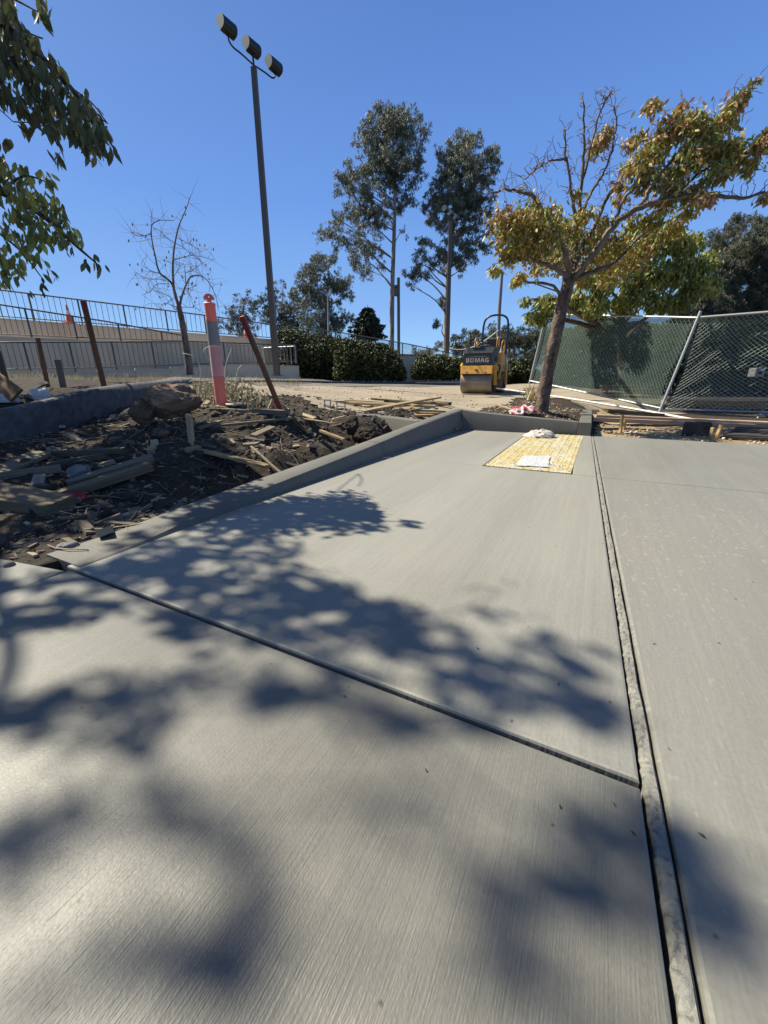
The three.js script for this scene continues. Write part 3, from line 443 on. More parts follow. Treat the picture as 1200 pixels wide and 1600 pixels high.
plank('narrow tan batten in the middle of the lumber pile', ...PL(545, 630, 640, 636, 6.7, 6.2), .05, .03, M.woodTan);
plank('pale batten at the rear of the lumber pile', ...PL(540, 625.5, 600, 629, 7.3, 7), .06, .02, M.woodTan);
plank('short leaning lath over the plywood sheet', ...PL(622, 646, 646, 634, 5.6, 5.9), .05, .015, M.woodTan, .3);
plank('long grey board left of the metal stands', ...PL(408, 636, 470, 629, 5.9, 6.6), .06, .025, M.woodGrey);
for (const [px, py, w, label] of [[533, 639, .11, 'small steel form bracket standing right of its twin'], [512, 637, .08, 'small steel form bracket standing left of its twin']]) { const c = D(px, py, 5.6), t = thing('form_bracket', label, 'bracket', c, 'form brackets'); const h = .1, dz = V(.02, 0, -.12); for (const s of [-1, 1]) wpart(t, 'leg', tube(c.clone().add(V(s * w / 2, -.02, 0)), c.clone().add(V(s * w / 2, h, 0)), .008, 6), M.steel); for (const bar of [beam(c.clone().add(V(-w / 2 - .01, h, 0)), c.clone().add(V(w / 2 + .01, h, 0)), .016, .02), beam(c.clone().add(V(-w / 2, h * .35, 0)), c.clone().add(V(w / 2, h * .35, 0)), .01, .012)]) wpart(t, 'cross_bar', bar, M.steel); }

M.splash = mat([.42, .42, .44], .85, { map: rep(tex(128, 128, (u, v) => fbm(u * 9, v * 9, 175, 3, 9, 9) > .55 ? [.25, .28, .36] : [1, 1, 1], true), 4, 4), bumpMap: rep(grit, 4, 4), bumpScale: .01 });
// rocks and lumps
function rock(name, label, cat, c, rx, ry, rz, seed, m, sub = 3, rough = .35) {
  let g = new THREE.IcosahedronGeometry(1, sub * 6); const p = g.attributes.position, r = rng(seed), cuts = []; for (let i = 0; i < 15; i++) { const n = V(r() - .5, r() - .4, r() - .5).normalize(); cuts.push([n, .5 + .35 * r()]); }
  for (let i = 0; i < p.count; i++) { const v = V().fromBufferAttribute(p, i); for (const [n, d] of cuts) { const q = v.dot(n); if (q > d) v.addScaledVector(n, (d - q) * .92); } const rg = 1 - Math.abs(2 * fbm(v.x * 2.6 + v.z * 2.1 + 9, v.y * 2.6 - v.z * 1.3, seed + 6, 3) - 1); const f = 1 + rough * .6 * (fbm(v.x * 2.2 + 5, v.y * 2.2 + v.z * 1.7, seed, 4) - .5) + .5 * rough * (rg - .75) + .22 * (fbm(v.x * 7 + v.z * 6, v.y * 8 + v.z * 2, seed + 3, 4) - .5); v.multiplyScalar(f); p.setXYZ(i, v.x * rx, v.y * ry, v.z * rz); }
  g = toCreasedNormals(g, .35); const u = g.attributes.position, uv = new Float32Array(u.count * 2); for (let i = 0; i < u.count; i++) { uv[2 * i] = u.getX(i) + u.getZ(i) * .6; uv[2 * i + 1] = u.getY(i) + u.getZ(i) * .5; } g.setAttribute('uv', new THREE.BufferAttribute(uv, 2));
  g.translate(c.x, c.y, c.z); return solo(name, label, cat, g, m, c);
}
rock('boulder', 'big brown craggy boulder standing on the dirt by the old curb', 'boulder', D(266, 630, 3.75), .25, .2, .24, 511, M.rock);
rock('boulder', 'smaller brown rock leaning on the left side of the big boulder', 'boulder', D(226, 640, 3.7), .13, .13, .14, 517, M.rock);
rock('stone', 'dark stone lying below the big boulder', 'stone', D(251, 677, 3.4), .085, .06, .07, 519, M.rock);
rock('concrete_lump', 'grey lump of broken concrete among the planks', 'rubble', D(121, 736, 2.62), .085, .06, .07, 523, M.rubble, 2, .2);
rock('concrete_lump', 'white splashed concrete lump at the near end of the long curb', 'rubble', P(70, 868, -.03), .1, .035, .055, 529, M.splash, 2, .25);
rock('concrete_lump', 'flat grey concrete scrap behind the white splashed lump', 'rubble', P(108, 854, .0), .05, .03, .05, 531, M.rubble, 2, .25);
rock('dirt_clod', 'dark clod of earth at the end of the trench', 'clod', D(578, 678, 4.35), .17, .1, .14, 533, M.dirt, 3, .6);
rock('dirt_clod', 'pale edged clod standing over the trench', 'clod', D(552, 664, 4.55), .09, .11, .09, 537, M.dirt, 3, .6);
rock('sack', 'white sack lying behind the old curb at left', 'sack', D(59, 618, 4.4), .14, .1, .12, 541, M.whiteBag, 2, .2);
rock('sack', 'white sack half cut off by the left edge behind the curb', 'sack', D(5, 622, 4.2), .16, .07, .12, 543, M.whiteBag, 2, .2);
plank('wide brown board tipped against the sack at the left edge', D(-6, 594, 4.3), D(26, 618, 4.15), .16, .03, wood([.24, .15, .09]), .9);
plank('bluish steel sheet behind the white sack', D(26, 612, 4.7), D(70, 596, 5), .12, .02, M.woodWet, .5, 'sheet', 'metal_sheet');
{ const c = D(113, 775, 2.24); crumple('red_rag', 'dark red rag under the diagonal timber', c.clone().add(V(0, -.02, 0)), .09, .04, .06, 61, mat([.32, .02, .04], .9)); }
// planter by the tree
{ const c = D(824, 652, 6.05); c.y = H0(c.x, c.z) - .02; rock('stone', 'brown stone under the striped plastic bag', 'stone', c.clone().add(V(.05, .03, .05)), .16, .09, .12, 551, M.rock); crumple('plastic_bag', 'red and white striped plastic bag over a stone at the foot of the tree', c.clone().add(V(-.04, .05, .0)) , .22, .12, .17, 67, mat([1, 1, 1], .45, { map: stripesT })); }
plank('pale batten lying in the planter left of the striped bag', ...PL(776, 632, 801, 641, 6.7, 6.4), .05, .03, M.woodPale);
{ // long white pole across the planter
  const a = D(776, 606.5, 12.6), b = D(930, 629, 8.9), c = D(1087, 656.5, 6.95); const pl = solo('plastic_pipe', 'long white pipe lying from the roller past the tree to the sand', 'pipe', limb(curve([a, D(850, 617, 10.6), b, D(1010, 642.5, 7.8), c], 20), .022, 8), mat([.62, .58, .52], .5), b); }
// right: sand, boards and stakes
{
  const ed = (label, q, w, h, m) => { const a = hit(q[0][0], q[0][1], .03), b = hit(q[1][0], q[1][1], .03); solo('header_board', label, 'board', plankGeo(a, b, h, w, 0), m, a); };
  ed('pinkish header board nearest the sand on the right', [[925, 655, 7.25], [1215, 668.5, 6.25]], .09, .06, wood([.5, .4, .36]));
  ed('second header board just under the fence', [[925, 649.5, 7.75], [1215, 661.5, 6.7]], .2, .04, wood([.55, .45, .42]));
  ed('dark timber between the header boards and the fence', [[945, 641, 8.6], [1060, 650.5, 7.7]], .14, .06, M.woodDark);
  const pk = (label, a, b) => { const t = thing('wooden_stake', label, 'stake', a); wpart(t, 'shaft', beam(a.clone().add(V(0, -.1, 0)), b, .045, .022, 0, .002), M.woodNew); return t; };
  pk('new pine stake beside the white bag on the sand', D(968, 684, 5.42), D(973, 649, 5.42)); pk('second pine stake close behind the one by the white bag', D(975, 676, 5.7), D(977, 656, 5.7));
  pk('upright pine stake right of the dark plate', D(1109, 691.5, 5.0), D(1114, 668, 5.0)); pk('tilted pine stake rightmost beside the dark plate', D(1116, 690, 5.05), D(1127, 664, 5.05));
  crumple('plastic_bag', 'white plastic bag at the foot of the pine stake', D(986, 684, 5.45).add(V(0, -.02, 0)), .17, .1, .12, 71, mat([.75, .75, .72], .5));
  { const a = D(1083, 693, 5.2), t = thing('rubber_plate', 'dark scuffed plate leaning at the edge of the right slab', 'plate', a); const g = extr([[-.17, 0], [.17, 0], [.175, .25], [.15, .275], [-.12, .275], [-.15, .25]], .02, .005); g.rotateX(-.12); g.rotateY(-.15); part(t, 'plate', g.toNonIndexed(), mat([.09, .08, .072], .8, { map: rep(rockTone, 2, 2), bumpMap: rep(grit, 4, 4), bumpScale: .006 })); }
  for (let i = 0; i < 7; i++) { const a = D(1128 + i * 4, 686 - i * 2.4, 5.05 + i * .14), b = D(1260, 690 - i * 2.6, 4.75 + i * .14); plank(['lowest', 'second lowest', 'third lowest', 'middle', 'third from the top', 'second from the top', 'topmost'][i] + ' dark slat of the stack by the right edge', a.add(V(0, .02, 0)), b.add(V(0, .02, 0)), .1, .035, M.woodWet, .1 * (i % 3) - .1, 'slat', 'dark_slat').userData.group = 'dark slats stacked by the right edge'; }
}

// ---------------------------------------------------------------- ramp walls and railings on the left
const poly = (pts) => (x) => { let k = 0; while (k < pts.length - 2 && x > pts[k + 1][0]) k++; const [a, b] = [pts[k], pts[k + 1]], f = (x - a[0]) / (b[0] - a[0]); return b.map((v, i) => mix(a[i], v, f)); };   // [px, py, F] along px
function wall(name, label, topPts, botY, thick, m, stepped) {
  const p0 = topPts[0], pn = topPts[topPts.length - 1], at = D(pn[0], pn[1], pn[2]); at.y = H0(at.x, at.z); const t = thing(name, label, 'wall', at);
  const a0 = D(...p0), a1 = D(...pn), n = V(a1.z - a0.z, 0, a0.x - a1.x).normalize(); if (n.z > 0) n.negate();
  for (let i = 0; i < topPts.length - 1; i++) {
    const a = D(...topPts[i]), b = D(topPts[i + 1][0] - (stepped ? .15 : .0), stepped ? topPts[i][1] : topPts[i + 1][1], topPts[i + 1][2]); if (stepped) b.y = a.y; const low = Math.min(a.y, b.y) - botY;
    const ring = (c) => [V(c.x, low, c.z), V(c.x, c.y, c.z), V(c.x, c.y, c.z).addScaledVector(n, thick), V(c.x, low, c.z).addScaledVector(n, thick)].reverse();
    wpart(t, 'wall_section', loft([ring(a), ring(b)], .3), m);
    const cap = (c) => [V(c.x, c.y + .002, c.z).addScaledVector(n, -.03), V(c.x, c.y + .05, c.z).addScaledVector(n, -.03), V(c.x, c.y + .05, c.z).addScaledVector(n, thick + .03), V(c.x, c.y + .002, c.z).addScaledVector(n, thick + .03)].reverse();
    wpart(t, 'coping', loft([cap(a), cap(b)], .3), M.stucco);
  }
  return t;
}
wall('retaining_wall', 'low stepped tan wall carrying the front railing of the ramp', [[-420, 586, 12.2], [0, 582, 15.4], [152, 580, 17.2], [211, 577.5, 18.1], [266, 575, 19], [310, 573, 19.8], [354, 571, 20.6], [467, 570, 22.6]], 1.6, .22, M.stucco, true);
wall('ramp_wall', 'middle tan wall of the ramp sloping down to the right', [[-420, 500, 14], [0, 527.5, 16.8], [165, 534.5, 18.6], [300, 537, 20.4], [410, 541, 22.6]], 3, .2, M.stucco);
wall('ramp_wall', 'rear tan wall of the ramp below the highest railing', [[-420, 464, 15.5], [0, 499, 18.2], [160, 511, 20], [300, 522, 22], [430, 532, 25]], 4.5, .25, M.stucco);
function railing(label, top, bot, px0, px1, step0, step1, m) {
  const T = poly(top), Bm = poly(bot), pt = (f, x) => D(...f(x)), at = pt(Bm, px1), t = thing('railing', label, 'railing', at);
  const xs = []; for (let x = px0; x < px1; x += mix(step0, step1, (x - px0) / (px1 - px0))) xs.push(x);
  const topL = [], botL = []; for (let i = 0; i <= 16; i++) { const x = mix(px0, px1, i / 16); topL.push(pt(T, x)); const b = pt(Bm, x); b.y += .1; botL.push(b); }
  wpart(t, 'top_rail', limb(topL, .032, 6), m); wpart(t, 'bottom_rail', limb(botL, .024, 6), m);
  xs.forEach((x, i) => { const a = pt(T, x), b = pt(Bm, x), post = i % 8 === 0; b.x = a.x; b.z = a.z; if (!post) b.y += .1; else b.y -= .03; wpart(t, post ? 'post' : 'baluster', tube(b, a, post ? .034 : .0125, post ? 6 : 4), m); });
  const a = pt(T, px1), b = pt(Bm, px1); b.x = a.x; b.z = a.z; wpart(t, 'post', tube(b, a, .034, 6), m);
}
railing('front grey railing on the low stepped wall', [[-60, 535, 15.1], [0, 535, 15.5], [300, 533.5, 19.7], [462, 539.5, 22.6]], [[-60, 582, 15.1], [0, 581, 15.5], [152, 578.5, 17.3], [300, 572.5, 19.7], [462, 568, 22.6]], -40, 462, 9.8, 5.6, M.railPaint);
railing('middle grey railing descending along the ramp', [[-60, 466, 16.3], [0, 476, 16.9], [165, 502, 18.7], [290, 525, 20.3]], [[-60, 524, 16.3], [0, 526, 16.9], [165, 533, 18.7], [290, 536, 20.3]], -40, 290, 10, 8, M.railPaint);
railing('highest grey railing along the top of the rear wall', [[-60, 447, 17.7], [0, 453, 18.3], [300, 490, 22.1], [430, 508, 25.1]], [[-60, 494, 17.7], [0, 498, 18.3], [160, 510, 20.1], [300, 521, 22.1], [430, 531, 25.1]], -40, 430, 10.8, 6.2, M.railPaint);
railing('short light grey return railing at the right end of the ramp', [[412, 543.5, 23.4], [461, 541, 22.9]], [[412, 569, 23.4], [461, 568, 22.9]], 412, 461, 5.2, 5.2, M.galv);
for (const [px, py, F, label] of [[110, 505, 18.6, 'orange traffic cone high on the ramp at left'], [384.5, 531, 24.6, 'orange traffic cone behind the highest railing near the light pole']]) {
  const b = D(px, py, F), t = thing('traffic_cone', label, 'traffic cone', b); const L = (pts) => new THREE.LatheGeometry(pts.map(([x, y]) => new THREE.Vector2(x, y)), 20).toNonIndexed(); const o = mat([.75, .16, .06], .55);
  part(t, 'base', box(.36, .03, .36, 0, .015, 0, .008), o); part(t, 'cone', L([[.14, .03], [.085, .34], [.058, .5], [.03, .7], [.02, .7]]), o); part(t, 'white_band', L([[.088, .34], [.06, .5]]), mat([.75, .75, .72], .5));
}
wall('retaining_wall', 'tan wall behind the gap between the hedges', [[300, 540, 25.5], [480, 548, 26], [600, 553, 26.4], [690, 557, 27], [760, 566, 29]], 2.6, .25, M.stucco);
// far curb of the lot
{ const t = thing('curb', 'low dark curb at the foot of the hedges across the lot', 'curb', D(560, 600, 21.6)); const rs = [[150, 601.5, 13.5], [300, 598.5, 16.5], [420, 597, 19], [474, 597.2, 20.6], [560, 599, 21.8], [700, 600, 22], [745, 600.5, 22.2]].map((a) => { const c = D(...a); return [[0, -.3], [0, .12], [-.02, .14], [-.14, .14], [-.16, .12], [-.16, -.3]].map(([z, y]) => V(c.x + z * .3, c.y + y - .06, c.z + z)).reverse(); }); wpart(t, 'curb_section', loft(rs, .4), M.oldKerb); }

// ---------------------------------------------------------------- poles
function lightPole(label, base, topP, rTop, hs, yaw, group, m) {
  const t = thing('light_pole', label, 'light pole', base, group), d = topP.clone().sub(base);
  const sq = (c, r) => [V(-r, 0, -r), V(r, 0, -r), V(r, 0, r), V(-r, 0, r)].map((q) => q.applyAxisAngle(UPV, yaw + .5).add(c)).reverse();
  part(t, 'shaft', loft([sq(V(0, 0, 0), rTop * 1.35), sq(d, rTop)], .3), m); part(t, 'base_plate', [box(rTop * 5, .03, rTop * 5, 0, .0, 0, .005)], m);
  const ax = V(Math.cos(yaw), 0, -Math.sin(yaw)), bracket = [], heads = [];
  const arm = (k) => curve([d.clone().add(V(0, .1 * hs, 0)), d.clone().add(V(0, .16 * hs, 0)).addScaledVector(ax, k * .68 * hs), d.clone().add(V(0, .18 * hs, 0)).addScaledVector(ax, k * 1.17 * hs), d.clone().add(V(0, .3 * hs, 0)).addScaledVector(ax, k * 1.33 * hs), d.clone().add(V(0, .46 * hs, 0)).addScaledVector(ax, k * 1.34 * hs)], 16);
  part(t, 'bracket', [limb(arm(1), .035 * hs, 8), limb(arm(-1), .035 * hs, 8), tube(d.clone().add(V(0, -.02, 0)), d.clone().add(V(0, .5 * hs, 0)), .05 * hs, 8)], M.lampGreen);
  for (const k of [-1, 0, 1]) {
    const prof = []; for (let i = 0; i <= 12; i++) { const a = -Math.PI / 2 + i / 12 * Math.PI; prof.push([.24 * Math.cos(a) * hs, .27 * Math.sin(a) * hs]); }
    prof.push([-.2 * hs, .22 * hs], [-.2 * hs, -.25 * hs]); 
    const mk = (g) => { g.rotateZ(Math.PI - .55); g.rotateY(Math.PI / 2); g.rotateY(yaw); g.translate(d.x + ax.x * k * 1.34 * hs, d.y + .74 * hs, d.z + ax.z * k * 1.34 * hs); return g.index ? g.toNonIndexed() : g; };
    const g = extr(prof, .66 * hs, .02 * hs); g.translate(0, 0, -.33 * hs); const hd = part(t, 'lamp_head', mk(g), M.lampGreen);
    const e = extr(prof.map(([x, y]) => [x * .97, y * .97]), .012 * hs); e.translate(0, 0, -.365 * hs); part(hd, 'end_cap', mk(e), mat([.1, .115, .115], .5));
    const l = new THREE.BoxGeometry(.01, .46 * hs, .62 * hs); l.translate(-.21 * hs, 0, 0); part(hd, 'lens', mk(l), M.lens);
  }
  return t;
}
lightPole('tall bronze light pole with three dark lamp heads at the left', D(433, 587, 16), D(396.5, 106, 16), .075, .66, 1.0, 'light poles with three heads', M.bronze);
lightPole('brown light pole with three lamp heads in front of the right eucalyptus', D(698, 572, 31), D(704.3, 346, 31), .11, .62, 1.0, 'light poles with three heads', M.bronze);
{ const b = D(623, 560, 40), t = thing('utility_pole', 'thin dark pole right beside the left eucalyptus trunk', 'pole', b); wpart(t, 'shaft', tube(b, D(622.5, 434, 40), .14, 8), M.bronze); for (const [y0, y1] of [[446, 449], [452, 461]]) wpart(t, 'box', box(.4, (y1 - y0) * .07, .3, ...D(619, (y0 + y1) / 2, 39.9).toArray(), .02), M.bronze); }
{ const b = D(777.5, 540, 34), t = thing('utility_pole', 'thin grey pole rising behind the roller', 'pole', b); wpart(t, 'shaft', limb([D(777, 560, 34), D(780.5, 480, 34), D(784.5, 425, 34)], [.15, .13, .11], 8), mat([.2, .19, .18], .7)); }
{ const b = D(513, 530, 44), t = thing('utility_pole', 'slim pale pole in front of the trees left of centre', 'pole', b); wpart(t, 'shaft', tube(b, D(512, 458, 44), .07, 6), mat([.4, .38, .35], .6)); }
{ const a = D(690, 542, 34), b = D(779, 516, 33.9), pts = []; for (let i = 0; i <= 14; i++) { const c = a.clone().lerp(b, i / 14); c.y -= .7 * Math.sin(i / 14 * Math.PI); pts.push(c); } solo('overhead_wire', 'slack wire sagging from the far fence up to the grey pole', 'wire', limb(pts, .04, 5), mat([.4, .4, .38], .6), a); }

// ---------------------------------------------------------------- chain link fences
function panel(t, tl, tr, br, bl, pitch, wire, m, fabric, seed, frameR) {
  const bil = (u, v, off = 0) => { const a = tl.clone().lerp(tr, u), b = bl.clone().lerp(br, u), c = b.lerp(a, v); const w = .09 * Math.sin(u * 7 + seed) * Math.sin(v * 3.1) + .07 * (vnoise(u * 9, v * 5, seed) - .5) * Math.sin(v * 3.1) + off * .8 * (vnoise(u * 26 + v * 5, v * 4, seed + 2) - .5); return c.add(V(w * .5, 0, w - off)); };
  const Lx = tl.distanceTo(tr), Ly = tl.distanceTo(bl), ws = [];
  for (let k = -Ly; k < Lx; k += pitch) for (const s of [1, -1]) {                     // both diagonals
    const pts = []; const n = 5;
    for (let i = 0; i <= n; i++) { const y = Ly * i / n, x = s > 0 ? k + y : k + Ly - y; if (x >= 0 && x <= Lx) pts.push(bil(x / Lx, y / Ly)); else { const xc = clamp(x, 0, Lx), yc = s > 0 ? xc - k : k + Ly - xc; if (yc > 0 && yc < Ly && Math.abs(x - xc) < Ly / n) pts.push(bil(xc / Lx, yc / Ly)); } }
    if (pts.length > 1) ws.push(limb(pts, wire, 3, false));
  }
  wpart(t, 'wire_mesh', ws, m).userData.kind = 'stuff';
  if (fabric) { const pos = [], uv = [], idx = []; for (let j = 0; j <= 12; j++) for (let i = 0; i <= 60; i++) { const c = bil(i / 60, .01 + .98 * j / 12, .09); pos.push(c.x, c.y, c.z); uv.push(i / 60 * Lx, j / 12 * Ly); if (i < 60 && j < 12) { const q = j * 61 + i; idx.push(q, q + 1, q + 61, q + 1, q + 62, q + 61); } } const g = new THREE.BufferGeometry(); g.setAttribute('position', new THREE.Float32BufferAttribute(pos, 3)); g.setAttribute('uv', new THREE.Float32BufferAttribute(uv, 2)); g.setIndex(idx); g.computeVertexNormals(); wpart(t, 'screen_fabric', g, fabric); }
  const edge = (a, b) => { const p = []; for (let i = 0; i <= 8; i++) p.push(bil(...a.map((q, k) => mix(q, b[k], i / 8)))); return limb(p, frameR, 8); };
  wpart(t, 'frame_rail', edge([0, 1], [1, 1]), M.galv); wpart(t, 'frame_rail', edge([0, 0], [1, 0]), M.galv);
}
const fabricTone = tex(512, 512, (u, v) => { const a = vnoise(u * 200, v * 200, 191, 200, 200), b = fbm(u * 4, v * 4, 193, 4, 4, 4); const k = .75 + .4 * (a - .5) + .6 * (b - .5); return [k, k, k]; });
const fabL = mat([.075, .115, .09], .9, { map: rep(fabricTone, .5, .5), transparent: true, opacity: .72 }), fabR = mat([.045, .07, .052], .9, { map: rep(fabricTone, .5, .5), transparent: true, opacity: .78 });
const wireM = mat([.16, .21, .19], .5), wireB = mat([.42, .46, .42], .45);
{
  const c = [D(853.5, 491, 11.8), D(1092, 496.5, 8.5), D(1033, 638, 8.7), D(828, 595, 11.8)], t = thing('construction_fence', 'leaning chain link fence panel with dark green screen behind the autumn tree', 'fence', c[3], 'site fence panels');
  panel(t, ...c, .085, .0032, wireM, fabL, 3, .022); wpart(t, 'post', tube(c[3].clone().lerp(c[0], -.04), c[0].clone().lerp(c[3], -.03), .024, 8), M.galv); wpart(t, 'post', tube(D(1022, 664, 8.5), D(1095, 486, 8.45), .027, 8), M.galv);
  const c2 = [D(1094, 496, 8.5), D(1300, 480, 7.4), D(1300, 648, 7.6), D(1040, 639, 8.7)], t2 = thing('construction_fence', 'chain link fence panel with bright diagonal wires at the right edge', 'fence', c2[3], 'site fence panels');
  panel(t2, ...c2, .075, .0034, wireB, fabR, 8, .024);
  delete t.userData.group; delete t2.userData.group;
  for (const [x, y, F] of [[951, 637, 9.6], [1192, 655, 7.9]]) { const q = D(x, y, F), f = thing('fence_foot', x < 1000 ? 'small bent steel fence foot under the screened panel' : 'steel fence foot under the right panel', 'fence foot', q); wpart(f, 'foot', [limb(curve([q.clone().add(V(-.18, -.06, .1)), q.clone().add(V(-.1, .07, 0)), q.clone().add(V(.1, .07, -.05)), q.clone().add(V(.16, -.06, -.1))], 10), .018, 6)], M.steel); }
}
{ // far fence on the tan wall
  const t = thing('chain_link_fence', 'long low chain link fence on the tan wall beyond the hedges', 'fence', D(600, 556, 27)); const top = poly([[440, 510, 25.5], [530, 519, 26], [640, 538, 26.6], [720, 555, 27.6], [830, 558, 31]]), bot = poly([[440, 548, 25.5], [530, 552, 26], [640, 556, 26.6], [720, 561, 27.6], [830, 580, 31]]);
  const ws = [], tp = []; for (let x = 440; x <= 830; x += 10) tp.push(D(...top(x)));
  wpart(t, 'top_rail', limb(tp, .03, 6), M.railPaint);
  for (let x = 440; x <= 830; x += 21) { const a = D(...top(x)), b = D(...bot(x)); b.x = a.x; b.z = a.z; wpart(t, 'post', tube(b, a, .035, 6), M.railPaint); }
  for (let x = 440; x <= 822; x += 1.8) for (const s of [0, 7]) { const a = D(...bot(x + s)), b = D(...top(x + 7 - s)); ws.push(tube(a, b, .006, 3)); }
  wpart(t, 'wire_mesh', ws, M.railPaint).userData.kind = 'stuff';
}
{ const b = D(1117, 590, 16), t = thing('white_box', 'white box seen through the fence at the right edge', 'box', D(1182, 590, 15)); const c = D(1182, 582, 15); wpart(t, 'body', box(.34, .3, .3, c.x, c.y, c.z, .02), mat([.75, .75, .75], .5)); wpart(t, 'dark_opening', box(.14, .1, .02, c.x - .02, c.y, c.z + .16, .004), M.blackRubber); }
{ const c = D(950, 610, 13), t = thing('picnic_table', 'grey slatted bench dimly seen through the green screen', 'bench', c); for (let i = 0; i < 4; i++) { const q = D(938 + i * 1.5, 603 + i * 5.5, 12.6 - .2 * i); wpart(t, 'slat', beam(q, q.clone().add(V(1.5, 0, .1)), .05, .12), M.woodTan); } for (const x of [.2, 1.3]) wpart(t, 'leg', tube(D(938, 626, 12.4).add(V(x, -.1, 0)), D(938, 602, 12.6).add(V(x, 0, 0)), .03, 6), M.steel); }
